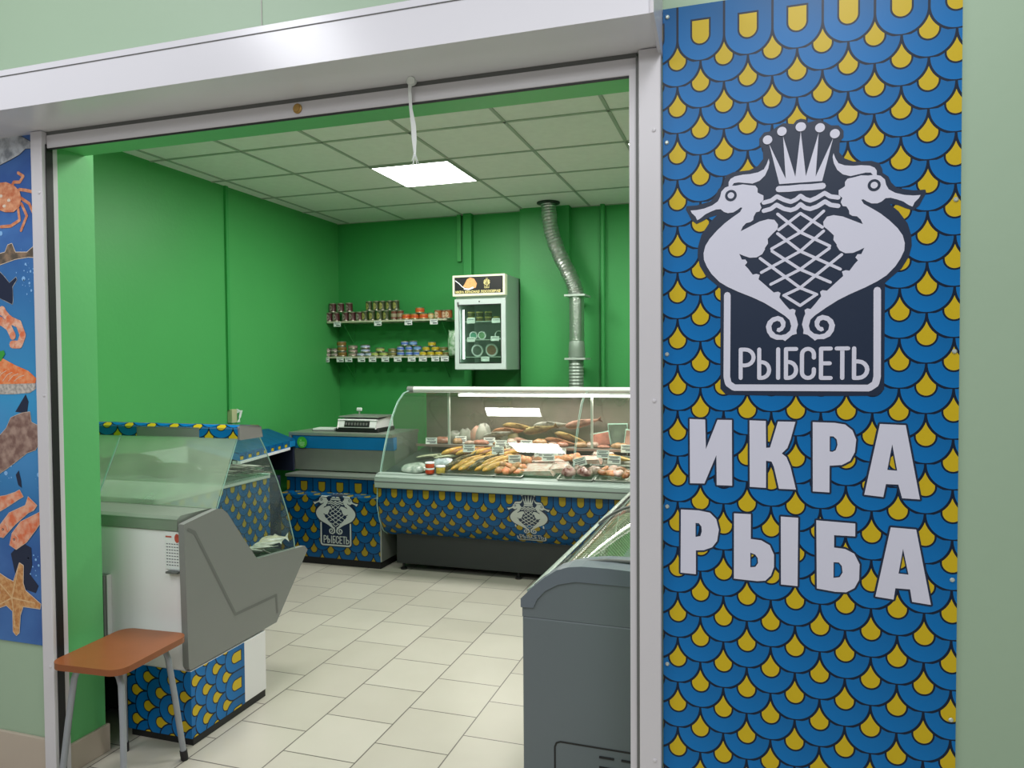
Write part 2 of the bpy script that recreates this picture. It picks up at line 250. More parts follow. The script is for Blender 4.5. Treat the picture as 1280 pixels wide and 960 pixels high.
M['black']=mat('black plastic',(.008,.008,.009,1),.5)
M['dark']=mat('dark charcoal panel',(.018,.022,.022,1),.5,var=.1)
M['void']=mat('shaded navy interior',(.006,.009,.03,1),.6)  # shade inside the corner unit put into the colour
M['grey']=mat('grey plastic',(.22,.225,.215,1),.45,var=.04,scale=3)
M['greyd']=mat('darker grey plastic',(.12,.125,.12,1),.5)
M['freezer']=mat('blue grey plastic',(.13,.155,.185,1),.38,var=.03,scale=2)
M['freezer_body']=mat('slate grey sheet metal',(.13,.155,.17,1),.4,var=.1,scale=1.5)
M['steel']=mat('brushed steel',(.36,.39,.35,1),.38,metal=.55,var=.08,scale=12)
M['alu']=mat('aluminium rail',(.55,.62,.57,1),.3,metal=.35,var=.03)
M['white']=mat('white enamel',(.80,.79,.80,1),.35,var=.02)
M['plain_blue']=mat('plain blue film',(.005,.21,.55,1),.4)
M['tag']=mat('white card',(.75,.78,.76,1),.6,var=.03)
M['ink']=mat('grey print',(.10,.11,.13,1),.7)
M['white_ink']=mat('white film',(.66,.66,.78,1),.4,var=.01)
M['navy']=mat('navy film',(.006,.018,.05,1),.4,var=.05)
M['glass']=glass('clear glass',haze=.02)
M['glass_edge']=mat('green glass edge',(.30,.48,.40,1),.2)
M['glass_foggy']=glass('fogged glass',tint=(.86,.95,.88,1),haze=.40,hazecol=(.84,.90,.78,1),rough=.08)
M['glass_side']=glass('side glass',tint=(.9,.96,.93,1),haze=.05,hazecol=(.5,.62,.56,1))
M['wood']=mat('orange brown laminate',(.25,.075,.022,1),.33,var=.1,scale=14)
M['leg']=mat('grey painted tube',(.30,.32,.35,1),.4,metal=.2,var=.1,scale=20)
M['tile_beige']=mat('beige ceramic skirting',(.52,.44,.36,1),.35,var=.06,scale=5)
M['foil']=mat('aluminium foil duct',(.50,.53,.50,1),.3,metal=.9,var=.1,bump=.4,bscale=60)
M['yellow']=mat('yellow film',(.60,.43,.012,1),.4)
M['fluor']=emis('lamp panel',(1,1,.97,1),9)
M['tube']=emis('lamp strip',(1,.96,.9,1),6)
# floor tiles
def floor_mat():
    m,nt,bs,out=newmat('beige floor tiles');N=nt.nodes;L=nt.links
    tc=N.new('ShaderNodeTexCoord');sp=N.new('ShaderNodeSeparateXYZ');L.new(tc.outputs['Object'],sp.inputs[0])
    X=(E(nt,sp.outputs[0])+1.81+.33*60)/.33;Y=(E(nt,sp.outputs[1])-2.881+.33*60)/.33
    c=X.floor();Y2=Y+c.mod(2.0)*.5
    fx=X-c;r=Y2.floor();fy=Y2-r
    e=fx.min(fx*-1.0+1.0).min(fy.min(fy*-1.0+1.0))
    g=e.lt(.0085)
    cb=N.new('ShaderNodeCombineXYZ');L.new(c.o,cb.inputs[0]);L.new(r.o,cb.inputs[1])
    wn=N.new('ShaderNodeTexWhiteNoise');L.new(cb.outputs[0],wn.inputs[0])
    no=N.new('ShaderNodeTexNoise');no.inputs['Scale'].default_value=4;L.new(tc.outputs['Object'],no.inputs['Vector'])
    f=E(nt,wn.outputs[0])*.5+E(nt,no.outputs[0])*.5
    col=mixcol(nt,f,(.46,.43,.36,1),(.57,.54,.465,1));col=mixcol(nt,g,col,(.13,.115,.10,1))
    L.new(col,bs.inputs['Base Color']);bs.inputs['Roughness'].default_value=.28
    bp=N.new('ShaderNodeBump');bp.inputs['Strength'].default_value=.3;bp.inputs['Distance'].default_value=.002;bp.invert=True
    L.new(g.o,bp.inputs['Height']);L.new(bp.outputs[0],bs.inputs['Normal']);return m
M['floor']=floor_mat()
M['ceil']=mat('ceiling tile',(.90,.84,.83,1),.8,var=.06,scale=20,bump=.15,bscale=120)
M['tbar']=mat('ceiling grid bar',(.42,.43,.38,1),.5)
# ------------------------------------------------------------------ room shell
def sbox(name,dims,m,bevel=0,parent=None):
    o=MB().box(*dims).build(name,m,parent,bevel=bevel)
    if parent is None: struct(o)
    return o
YB=6.46;XL=-3.86;XR=1.7;H=2.965;YF=2.12;YI=2.335
sbox('floor',(-6,3.2,-3,YB+.3,-.1,0),M['floor'])
sbox('wall_back',(XL-.15,XR+.15,YB,YB+.15,0,3.1),M['wall_dark'])
sbox('wall_left',(XL-.15,XL,YI,YB,0,3.1),M['wall_green'])
sbox('wall_right',(XR,XR+.15,YI,YB,0,3.1),M['wall_green'])
wf=struct(MB().box(-6,-2.505,YF,YF+.03,0,3.8).box(-.28,3.2,YF,YF+.03,0,3.8).box(-2.505,-.28,YF,YF+.03,2.43,3.8).build('wall_front',M['pale']))
MB().box(-4.0,-2.505,YF+.03,YI,0,3.1).box(-.30,XR+.15,YF+.03,YI,0,3.1).box(-2.505,-.30,YF+.03,YI-.04,2.41,3.1).build('inner_skin',M['reveal'],wf)
# thin vertical seam in the hall wall above the shutter box
MB().box(-1.545,-1.541,YF-.002,YF,2.6,3.8).build('seam',M['tbar'],wf)
ce=sbox('ceiling',(XL,XR,YI,YB,H,H+.06),M['ceil'])
g=MB();cx,cy=-2.532,4.06
for i in range(-3,8):
    x=cx+.6*i
    if XL<x<XR:g.box(x-.010,x+.010,YI,YB,H-.006,H)
for j in range(-3,5):
    y=cy+.6*j
    if YI<y<YB:g.box(XL,XR,y-.010,y+.010,H-.006,H-.0005)
g.build('grid_bars',M['tbar'],ce)
struct(MB().box(-6,-2.535,YF-.014,YF,0,.153).build('baseboard_front',M['tile_beige'],bevel=.003))
struct(MB().box(-2.509,-2.493,YF+.04,YI+.012,0,.112).build('baseboard_pier',M['tile_beige'],bevel=.003))
# pilaster and pipe runs
struct(MB().box(-1.95,-1.50,YB-.10,YB,0,H).build('wall_pilaster',M['wall_dark']))
struct(MB().box(-2.51,-2.43,YB-.07,YB,0,H).build('trim_1',M['wall_dark'],bevel=.006))
struct(MB().box(-2.585,-2.545,YB-.035,YB,2.53,H).build('trim_2',M['wall_green'],bevel=.004))
struct(MB().tube([(-1.215,YB-.03,0),(-1.215,YB-.03,H)],.022,10).build('trim_3',M['wall_dark'],smooth=40))
struct(MB().box(XL,XL+.02,4.79,4.82,1.22,H).build('trim_4',M['wall_dark']))
# ceiling lamps
for i,(lx,ly,lab) in enumerate([(0,1,'square ceiling lamp panel lit white, directly above the middle of the shop'),(3,1,'square lit ceiling lamp panel half hidden by the right door post')]):
    x=cx+.6*lx;y=cy+.6*ly
    t=thing('ceiling_lamp',lab,'ceiling lamp',(x+.3,y+.3,H-.012),group='square lamp panels in the shop ceiling')
    MB().box(-.286,.286,-.286,.286,-.001,.003).build('diffuser',M['fluor'],t)
    f=MB()
    for a in ((-.298,.298,-.298,-.286),(-.298,.298,.286,.298),(-.298,-.286,-.286,.286),(.286,.298,-.286,.286)): f.box(*a,-.003,.006)
    f.build('lamp_frame',M['tbar'],t)
# ------------------------------------------------------------------ shutter
t=thing('roller_shutter','white roller shutter housing with side rails around the shop opening','roller shutter',(-1.4,YF,2.43),world=True)
b=MB();b.prism([(1.92,2.465),(1.92,2.600),(2.118,2.612),(2.118,2.447),(2.10,2.447)],-3.2,-.236,lambda p,q,a:(a,p,q))
b.build('shutter_box',M['box_metal'],t,bevel=.006)
MB().box(-3.2,-.238,1.9175,1.9205,2.5775,2.5795).build('lid_seam',M['greyd'],t)
MB().prism([(1.912,2.462),(1.912,2.61),(2.118,2.62),(2.118,2.43),(2.06,2.43)],-.238,-.229,lambda p,q,a:(a,p,q)).build('end_plate',M['white_metal'],t,bevel=.002)
MB().box(-2.478,-.30,2.105,2.116,2.386,2.434).box(-2.478,-.30,2.108,2.114,2.4405,2.446,1).build('bottom_bar',[M['white_metal'],M['greyd']],t,bevel=.002)
MB().box(-2.478,-.30,2.107,2.114,2.381,2.386).build('rubber_seal',M['black'],t)
MB().box(-2.478,-.30,2.1065,2.112,2.434,2.447).build('slat',M['greyd'],t)
for (a,b_,c,d,e) in ((-2.534,-2.480,-2.500,-2.476,-1),(-.292,-.231,-.320,-.298,1)):
    r=MB().box(a,b_,2.085,2.118,0,2.446).build('side_rail',M['white_metal'],t,bevel=.003)
    MB().box(min(c,d),max(c,d),2.10,2.128 if e<0 else 2.15,0,2.40).build('rail_groove',M['black'] if e<0 else M['white_metal'],r)
    if e<0: MB().box(-2.500,-2.480,2.1285,2.150,0,2.40).build('inner_strip',M['white_metal'],r)
    else: MB().box(-.300,-.292,2.09,2.12,0,2.43).build('rail_lip',M['greyd'],r)
    for z in (.45,1.47,2.22):
        MB().lathe([(.006,0),(.005,.003),(.002,.004)],10,M=Matrix.Translation(((a+b_)/2+.012,2.0855,z))@Matrix.Rotation(PI/2,4,'X')).build('screw',M['white_metal'],r)
lk=MB().lathe([(.016,0),(.016,.004),(.011,.006),(.011,.009)],18,M=Matrix.Translation((-1.40,2.105,2.412))@Matrix.Rotation(PI/2,4,'X')).build('lock',mat('brass lock',(.45,.27,.08,1),.35,metal=.6),t,smooth=40)
st=thing('pull_strap','frayed white pull strap hanging from the shutter bottom bar','strap',(-.985,2.09,2.44),world=True)
MB().tube([(-.99,2.10,2.45),(-.983,2.086,2.452)],.017,12).tube([(-.985,2.087,2.452),(-.978,2.070,2.44)],[.013,.011],12).build('knob',M['tag'],st,smooth=50)
b=MB();pp=[(-.987,2.45),(-.992,2.42),(-.988,2.36),(-.980,2.31),(-.978,2.27),(-.976,2.215)]
for i in range(5):
    (x0,z0),(x1,z1)=pp[i],pp[i+1];w0=[.010,.006,.006,.009,.009,.004][i];w1=[.010,.006,.006,.009,.009,.004][i+1]
    b.quad((x0-w0,2.09,z0),(x0+w0,2.087,z0),(x1+w1,2.087,z1),(x1-w1,2.09,z1))
b.build('cord',M['tag'],st)
b=MB()
for k in range(7): b.tube([(-.976+random.uniform(-.003,.003),2.088,2.225),(-.976+random.uniform(-.012,.012),2.088+random.uniform(-.006,.006),2.195+random.uniform(-.01,.01))],.0012,4)
b.build('frayed_end',M['tag'],st)
# ------------------------------------------------------------------ emblem and lettering helpers
def mir(p): return [(-x,z) for x,z in reversed(p)]
def rib_letters(b,fn,z0,z1,items,w,mi=0):
    H_=z1-z0
    for ch,x0,x1 in items:
        h=w/2;xl,xr=x0+h,x1-h;zt,zb=z1-h,z0+h;zm=(z0+z1)/2
        def S_(p): b.stroke(p,w,fn,mi,seg=10)
        def bowl(xa,xb,za,zc):   # right hand bowl from (xa,zc) to (xa,za)
            r=min((zc-za)/2,(xb-xa)*.8);P=[(xa,zc)]
            for k in range(0,5): a=PI/2-k*PI/8;P.append((xb-r+r*math.cos(a),zc-r+r*math.sin(a)))
            for k in range(0,5): a=-k*PI/8;P.append((xb-r+r*math.cos(a),za+r+r*math.sin(a)))
            P.append((xa,za));S_(P)
        if ch=='I': S_([((x0+x1)/2,zb),((x0+x1)/2,zt)])
        elif ch=='Р': S_([(xl,zb),(xl,zt)]);bowl(xl,xr,zm-.05*H_,zt)
        elif ch=='Ь': S_([(xl,zb),(xl,zt)]);bowl(xl,xr,zb,zm+.05*H_)
        elif ch=='Б': S_([(xl,zb),(xl,zt)]);S_([(xl,zt),(xr,zt)]);bowl(xl,xr,zb,zm+.05*H_)
        elif ch=='Е': S_([(xr,zt),(xl,zt),(xl,zb),(xr,zb)]);S_([(xl,zm),(xr-.1*(xr-xl),zm)])
        elif ch=='Т': S_([(xl,zt),(xr,zt)]);S_([((xl+xr)/2,zt),((xl+xr)/2,zb)])
        elif ch=='С':
            r=(xr-xl)/2;c=(xl+xr)/2;P=[(xr,zt-1.6*r)]
            for k in range(0,9): a=k*PI/8;P.append((c+r*math.cos(a),zt-r+r*math.sin(a)))
            for k in range(0,9): a=PI+k*PI/8;P.append((c+r*math.cos(a),zb+r+r*math.sin(a)))
            P.append((xr,zb+1.6*r));S_(P)
def emblem(name,parent,fn,white=None,navy=None,d=.0008,crown=True):
    """fn(x,z,lift)->xyz ; design units are metres of the big panel, origin bottom centre. Layers lifted off the panel"""
    D=DATA;b=MB();white=white or M['white_ink'];navy=navy or M['navy']
    f0=lambda x,z:fn(x,z,d);f1=lambda x,z:fn(x,z,2*d);f2=lambda x,z:fn(x,z,3*d);f3=lambda x,z:fn(x,z,4*d)
    back=D['back'];full=list(back)+mir(back)
    b.poly(full,fn=f0,mi=1)
    for s in (1,-1):
        P=lambda pts:[(s*x,z) for x,z in pts]
        b.poly(P(D['horse']),fn=f1,mi=0);b.poly(P(D['crest']),fn=f1,mi=0)
        e=P(D['eye']);r=abs(e[1][0]-e[0][0]);b.disc(e[0],r*1.02,f2,1,20);b.disc(e[0],r*.57,f3,0,16)
        b.poly(P(D['crown']),fn=f1,mi=0)
        br=D['balls'][3][0]-D['balls'][0][0]
        for q in P(D['balls'][:3]): b.disc(q,br,f2,0,20)
        b.stroke(P(D['band']),.0165,f1,0)
        b.stroke(P(D['wave']),.0115,f1,0);b.stroke(P(D['wave2']),.0115,f1,0)
        for l in D['net']: b.stroke(P(l),.0078,f1,0)
        b.stroke(P(D['frame']),.0175,f1,0)
    rib_letters(b,f1,D['smallz'][0],D['smallz'][1],D['small'],.0105,0)
    return b.build(name,[white,navy],parent)
# ------------------------------------------------------------------ big panel right
PB=YF-.008
pa=thing('advertising_panel','tall blue and yellow fish scale panel with white seahorse emblem beside the opening','sign panel',(.138,PB,.2),world=True)
px0,px1,pz0,pz1=-.228,.506,.30,2.558
m_big=scale_mat('scale print large',.062,.0642,-.126,2.468)
MB().box(px0,px1,PB+.001,YF-.0005,pz0,pz1).build('board',M['pale'],pa)
MB().quad((px0,PB,pz0),(px1,PB,pz0),(px1,PB,pz1),(px0,PB,pz1),0,[(px0,pz0),(px1,pz0),(px1,pz1),(px0,pz1)]).build('scale_print',m_big,pa)
XC,ZC=.1315,DATA['zb']
emblem('seahorse_emblem',pa,lambda x,z,l:(XC+x,PB-l,ZC+z))
for k,(o,h) in enumerate(DATA['big']):
    b=MB();fa=lambda x,z:(x,PB-.0008,z);fb=lambda x,z:(x,PB-.0016,z)
    b.stroke(o,.010,fa,1,closed=True,seg=8)
    if h:b.stroke(h,.006,fa,1,closed=True,seg=8)
    b.poly(o,[h] if h else [],fn=fb,mi=0)
    b.build('letter',[M['white_ink'],M['navy']],pa)
for (x,z) in ((-.215,2.535),(-.217,2.19),(.495,1.98),(-.217,1.60),(-.217,1.17),(.495,1.6),(.495,1.02),(-.217,.72),(.495,.66),(.14,2.545)):
    MB().lathe([(.006,0),(.006,.001),(.0035,.004)],10,M=Matrix.Translation((x,PB-.0005,z))@Matrix.Rotation(PI/2,4,'X')).build('screw',M['alu'],pa)
# ------------------------------------------------------------------ left sea poster
def sea_mat():
    m,nt,bs,out=newmat('underwater print');N=nt.nodes;L=nt.links
    tc=N.new('ShaderNodeTexCoord');no=N.new('ShaderNodeTexNoise');no.inputs['Scale'].default_value=2.2;no.inputs['Detail'].default_value=4
    no.inputs['Distortion'].default_value=.6
    L.new(tc.outputs['Object'],no.inputs['Vector']);sp=N.new('ShaderNodeSeparateXYZ');L.new(tc.outputs['Object'],sp.inputs[0])
    z=E(nt,sp.outputs[2]);g=((z-1.45).abs()*-1.6+1.0).max(0.0)
    c=mixcol(nt,g,(.03,.10,.34,1),(.04,.32,.62,1))
    n=(E(nt,no.outputs[0])-.45)*2.2;c=mixcol(nt,n.max(0.0).min(.6),c,(.10,.30,.66,1))
    L.new(c,bs.inputs['Base Color']);bs.inputs['Roughness'].default_value=.35;return m
def skin(name,a,b,sc=40,rough=.45):
    m,nt,bs,out=newmat(name);N=nt.nodes;L=nt.links
    tc=N.new('ShaderNodeTexCoord');no=N.new('ShaderNodeTexNoise');no.inputs['Scale'].default_value=sc;no.inputs['Detail'].default_value=5
    L.new(tc.outputs['Object'],no.inputs['Vector'])
    f=((E(nt,no.outputs[0])-.38)*4.0).max(0.0).min(1.0);c=mixcol(nt,f,a,b)
    L.new(c,bs.inputs['Base Color']);bs.inputs['Roughness'].default_value=rough;return m
PL=YF-.008
sp_=thing('seafood_poster','blue underwater poster with crab, salmon steak and starfish left of the opening','poster',(-2.95,PL,.5),world=True)
MB().box(-3.45,-2.536,PL,YF-.0005,.512,2.60).build('board',sea_mat(),sp_)
sd=DATA['sea'];F=lambda k:(lambda x,z:(x,PL-.0006*k,z))
sil=skin('silver fish print',(.55,.58,.62,1),(.22,.24,.27,1),30)
crab=skin('crab print',(.55,.16,.07,1),(.75,.36,.2,1),45)
brn=skin('brown fish print',(.10,.08,.06,1),(.30,.20,.13,1),30)
drk=mat('dark fish print',(.01,.018,.05,1),.4)
pnk=skin('shrimp print',(.72,.25,.13,1),(.85,.5,.36,1),60)
sal=skin('salmon print',(.80,.17,.04,1),(.85,.34,.15,1),50)
rnd=skin('salmon rind print',(.6,.55,.5,1),(.32,.3,.28,1),80)
hrb=mat('herb print',(.04,.35,.05,1),.5)
sqd=skin('squid print',(.20,.11,.09,1),(.40,.27,.22,1),30)
red=skin('red fish print',(.72,.17,.07,1),(.8,.42,.28,1),35)
orn=skin('starfish print',(.50,.20,.06,1),(.68,.38,.16,1),70)
pale=mat('pale outline print',(.75,.62,.5,1),.5)
bubm=mat('bubble print',(.25,.5,.85,1),.4)
def printed(name,pts,m,k=2,edge=None,ew=.006,extra=None):
    b=MB();mats=[m,edge or m]
    if edge:b.stroke(pts,ew,F(k-.5),1,closed=True,seg=6)
    b.poly(pts,fn=F(k),mi=0)
    if extra:extra(b,mats)
    return b.build(name,mats,sp_)
printed('printed_silver_fish',sd['fish_silver'],sil,2,drk,.004)
b=MB()
for l in sd['crab_legs']:
    b.stroke([sd['crab_body'][0] if l[0][0]<sd['crab_body'][2][0] else ((sd['crab_body'][0][0]+sd['crab_body'][6][0])/2,(sd['crab_body'][0][1]+sd['crab_body'][6][1])/2)]+l,.012,F(2),0,seg=8)
b.poly(sd['crab_body'],fn=F(3),mi=0)
for q in ((.35,.015),(.6,-.004),(.45,-.024)): b.disc((sd['crab_body'][0][0]*(1-q[0])+sd['crab_body'][6][0]*q[0],sd['crab_body'][6][1]+q[1]),.009,F(4),1,12,.006)
b.build('printed_crab',[crab,pale],sp_)
printed('printed_sturgeon',sd['shark'],brn,2,pale,.005)
printed('printed_dark_fish',sd['orca'],drk,2,sil,.004)
for l in sd['shrimp']:
    b=MB()
    for i,(q) in enumerate(l): b.disc(q,.019-.0012*i,F(2+.2*i),i%2,14)
    b.stroke(l,.030,F(1.9),0,seg=8)
    b.build('printed_shrimp',[pnk,red],sp_)
printed('printed_dark_triangle',sd['dark_triangle'],drk,1)  # dark triangle printed behind the squid
b=MB();b.poly(sd['rind'],fn=F(2),mi=1);b.poly(sd['steak'],fn=F(2.5),mi=0)
s0=sd['steak']
for k in range(6): b.stroke([(s0[1][0]+.03*k-.02,s0[8][1]+.012),(s0[1][0]+.03*k+.004,s0[8][1]+.04-.004*abs(k-2)),(s0[1][0]+.03*k+.03,s0[8][1]+.052-.006*abs(k-2))],.0022,F(3),2,seg=5)
b.build('printed_salmon_steak',[sal,rnd,pale],sp_)
printed('printed_herb',sd['herb'],hrb,4)
printed('printed_squid',sd['squid'],sqd,3,pale,.003)
printed('printed_small_fish',sd['small'],drk,2)
for i,k in enumerate(('reda','redb','redc')):
    e=sd[k];c=(sum(q[0] for q in e)/len(e),sum(q[1] for q in e)/len(e));hd=e[0] if k!='reda' else e[0]
    def ext(b,mats,hd=hd,c=c,kk=3+i):
        mats+=[drk,pale]
        ex=(hd[0]*.72+c[0]*.28,hd[1]*.72+c[1]*.28+.006);b.disc(ex,.0045,F(kk+1),2,12);b.disc(ex,.0018,F(kk+1.5),3,8)
        g=(hd[0]*.5+c[0]*.5,hd[1]*.5+c[1]*.5);b.stroke([(g[0]-.012,g[1]+.010),(g[0],g[1]),(g[0]+.002,g[1]-.014)],.0022,F(kk+1),3,seg=5)
    printed('printed_red_fish',e,red,3+i,pale,.003,extra=ext)
printed('printed_dark_silhouette',sd['dark_silhouette'],drk,1.5)  # dark silhouette that belongs to the poster print
e=sd['star'];cst=(sum(q[0] for q in e)/len(e),sum(q[1] for q in e)/len(e))
def ext(b,mats):
    mats.append(mat('starfish ridge print',(.72,.47,.24,1),.5,var=.3,scale=90))
    for t_ in (e[0],e[4],e[9],e[13],e[17]): b.stroke([cst,(cst[0]*.2+t_[0]*.8,cst[1]*.2+t_[1]*.8)],.005,F(5),2,seg=6)
printed('printed_starfish',e,orn,4,pale,.005,extra=ext)
for i,q in enumerate(sd['bub']):
    MB().disc(q,.009 if i%3==0 else .005,F(1.5),0,12).build('printed_bubble',bubm,sp_)
    for k in range(4): MB().disc((q[0]+random.uniform(-.04,.03),q[1]+random.uniform(-.06,.06)),random.uniform(.001,.0035),F(1.5),0,8).build('printed_bubble',bubm,sp_)
for z in (2.2,1.33,.75):
    MB().lathe([(.0055,0),(.0055,.001),(.003,.004)],10,M=Matrix.Translation((-2.545,PL-.0005,z))@Matrix.Rotation(PI/2,4,'X')).build('screw',M['alu'],sp_)
# ------------------------------------------------------------------ stool
st=thing('stool','orange-brown laminate stool on grey tube legs at the left of the opening','stool',(-2.278,2.207,0),math.radians(3.4))
b=MB();hx,hy,r=.156,.188,.052;prof=[]
for (sx,sy,a0) in ((1,1,0),(-1,1,90),(-1,-1,180),(1,-1,270)):
    for k in range(7):
        a=math.radians(a0+k*15);prof.append((sx*(hx-r)+r*math.cos(a),sy*(hy-r)+r*math.sin(a)))
b.prism(prof,.478,.501,lambda p,q,a:(p,q,a));b.build('seat',M['wood'],st,bevel=.004,smooth=35)
for sy in (1,-1):
    for sx in (1,-1):
        P=[(sx*.02,sy*.115,.466),(sx*.07,sy*.117,.464),(sx*.093,sy*.12,.450),(sx*.104,sy*.122,.42),(sx*.120,sy*.135,.27),(sx*.140,sy*.158,.02)]
        l=MB().tube(P,.0115,12).build('leg',M['leg'],st,smooth=50)
        d=Vector(P[-1])-Vector(P[-2]);d.normalize()
        MB().tube([Vector(P[-1])-d*.02,Vector(P[-1])+d*.02],.0145,12).build('rubber_foot',M['black'],l,smooth=50)
MB().box(-.02,.02,-.13,.13,.458,.478).build('cross_bar',M['leg'],st)
# ------------------------------------------------------------------ near left counter
XE=-2.187
yz=lambda p,q,a:(a,p,q)
m_s1=scale_mat('scale print counter',.066,.066,0,5,dim=.95)
lc=thing('display_counter','grey and white glass fish counter with stainless worktop behind the stool','display counter',(-2.7,2.7,0),world=True)
XW=-3.70
MB().box(XW,XE-.03,2.463,2.64,.31,.895).box(XW,XE-.03,2.64,2.958,.31,.60).build('cabinet_body',M['white'],lc,bevel=.004)
MB().box(XW,-2.52,2.56,2.93,.05,.31).build('recess_shade',M['black'],lc)  # solid black block in place of the shaded void under the counter
MB().box(-2.515,XE,2.463,2.958,.035,.315).build('base_box',M['white'],lc,bevel=.002)
# scale film wrapped round the base corner, pattern turned on its side
b=MB();y0=2.461
b.quad((-2.515,y0,.035),(XE+.002,y0,.035),(XE+.002,y0,.315),(-2.515,y0,.315),0,[(.035,-.3275+0),(.035,0),(.315,0),(.315,-.3275)])
b.quad((XE+.002,y0,.035),(XE+.002,2.80,.035),(XE+.002,2.80,.315),(XE+.002,y0,.315),0,[(.035,0),(.035,.339),(.315,.339),(.315,0)])
m_base=scale_mat('scale print sideways',.062,.062,.02,.27)
b.build('scale_film',m_base,lc)
MB().box(-2.51,XE-.004,2.475,2.955,.0,.035).build('plinth',M['black'],lc)
MB().box(-2.66,-2.60,2.43,2.463,.31,.69).box(-2.598,-2.592,2.44,2.463,.30,.69,1).build('rear_vent_box',[M['grey'],M['white']],lc,bevel=.003)
# grey end panel
prof=[(2.440,.930),(2.56,.948),(2.64,.957),(2.672,.950),(2.705,.925),(2.80,.80),(2.905,.672),(3.295,.640),(3.318,.615),(3.045,.325),(2.462,.322),(2.452,.34)]
b=MB().prism(prof,XE-.028,XE,yz);b.build('end_panel',M['grey'],lc,bevel=.008)
gl=[(2.462,.905),(2.50,.885),(2.745,.462),(3.045,.458),(3.052,.372)]
b=MB();b.stroke(gl,.014,lambda p,q:(XE+.0012,p,q),0,seg=6);b.build('panel_groove',mat('soft groove grey',(.15,.155,.148,1),.5),lc)
MB().prism([(2.455,.895),(2.45,.945),(2.47,.955),(2.66,.955),(2.66,.895)],XW,XE-.045,yz).build('worktop',M['steel'],lc,bevel=.003)
MB().prism([(2.958,.45),(2.958,.56),(3.24,.56),(3.03,.345),(2.96,.345)],XW,XE-.045,yz).build('front_lip',M['grey'],lc)
MB().box(XW,XE-.5,2.66,2.957,.60,.64).build('inner_deck',mat('pale inner deck',(.50,.55,.46,1),.4),lc)
MB().box(-2.43,XE-.045,2.90,3.20,.60,.642).build('low_deck',M['dark'],lc)
# top rail
MB().prism([(2.786,1.245),(2.786,1.292),(2.80,1.306),(2.935,1.294),(2.94,1.245)],XW,XE-.002,yz).build('top_rail',M['grey'],lc,bevel=.003)
b=MB();zz=[(2.7845,1.246),(2.7845,1.293),(2.799,1.3075),(2.936,1.2955)]
m_rail=scale_mat('scale print rail',.066,.05,.03,1.40)
for (a0,a1,full) in ((XW,-2.76,1),(-2.40,XE-.001,1),(-2.76,-2.40,0)):
    P=zz if full else zz[1:]
    for i in range(len(P)-1):
        (p,q),(p2,q2)=P[i],P[i+1];l0=sum(math.dist(zz[k],zz[k+1]) for k in range(zz.index(P[i])));l1=l0+math.dist(P[i],P[i+1])
        b.quad((a0,p,q),(a1,p,q),(a1,p2,q2),(a0,p2,q2),0,[(a0,1.2+l0),(a1,1.2+l0),(a1,1.2+l1),(a0,1.2+l1)])
b.build('rail_film',m_rail,lc)
b=MB();b.prism([(2.786,1.243),(2.786,1.30),(2.935,1.288),(2.945,1.243)],XE-.002,XE+.010,yz);b.build('rail_end_cap',mat('grey brown cap',(.26,.24,.24,1),.4),lc,bevel=.003)
# glass
b=MB()
b.prism([(2.64,.957),(2.643,.957),(2.789,1.25),(2.786,1.25)],XW,XE-.01,yz);b.build('rear_glass',M['glass_foggy'],lc)
for x in (-2.86,-3.4): MB().prism([(2.636,.957),(2.640,.957),(2.786,1.25),(2.782,1.25)],x,x+.008,yz).build('glass_seam',M['glass_edge'],lc)
fg=[(3.216,.632),(3.205,.70),(3.16,.83),(3.08,1.01),(2.985,1.18),(2.94,1.245)]
b=MB().sheet(fg,XW,XE-.01,yz);b.build('front_glass',M['glass_side'],lc,smooth=60)
eg=[(2.645,.957),(2.786,1.245),(2.94,1.245)]+fg[::-1][1:]+[(2.91,.66),(2.70,.93)]
MB().poly(eg,fn=lambda p,q:(XE-.006,p,q)).build('end_glass',M['glass_side'],lc)
b=MB();b.tube([(XE-.006,p,q) for p,q in [(2.645,.957),(2.786,1.245)]],.0022,6);b.tube([(XE-.006,p,q) for p,q in fg],.0028,6)
b.build('glass_rim',M['glass_edge'],lc)
MB().box(XW,XE-.02,2.715,3.03,1.045,1.051).build('glass_shelf',M['glass_side'],lc)
MB().tube([(XW,3.03,1.048),(XE-.02,3.03,1.048)],.004,8).tube([(XW,2.715,1.048),(XE-.02,2.715,1.048)],.003,8).build('shelf_edge',M['glass_edge'],lc)
# calendar sheet
cal=thing('wall_calendar','small white calendar sheet with red flowers stuck to the counter rear','calendar',(-2.25,2.46,.82),world=True)
b=MB();y=2.4595
b.quad((-2.302,y,.735),(-2.222,y,.735),(-2.222,y,.892),(-2.302,y,.892),0);b.build('sheet',M['tag'],cal)
b=MB();b.disc((-2.240,.866),.013,lambda x,z:(x,y-.001,z),0,14,.019);b.box(-2.298,-2.268,y-.0015,y-.001,.868,.874,0);b.build('flower_print',mat('red print',(.5,.08,.05,1),.5,var=.5,scale=80),cal)
b=MB()
for r in range(8):
    for c_ in range(5): b.box(-2.295+c_*.013,-2.287+c_*.013,y-.0015,y-.001,.752+r*.0125,.755+r*.0125)
b.build('date_grid',M['ink'],cal)
MB().box(-2.285,-2.226,2.44,2.463,.722,.730).build('clip',M['greyd'],cal)
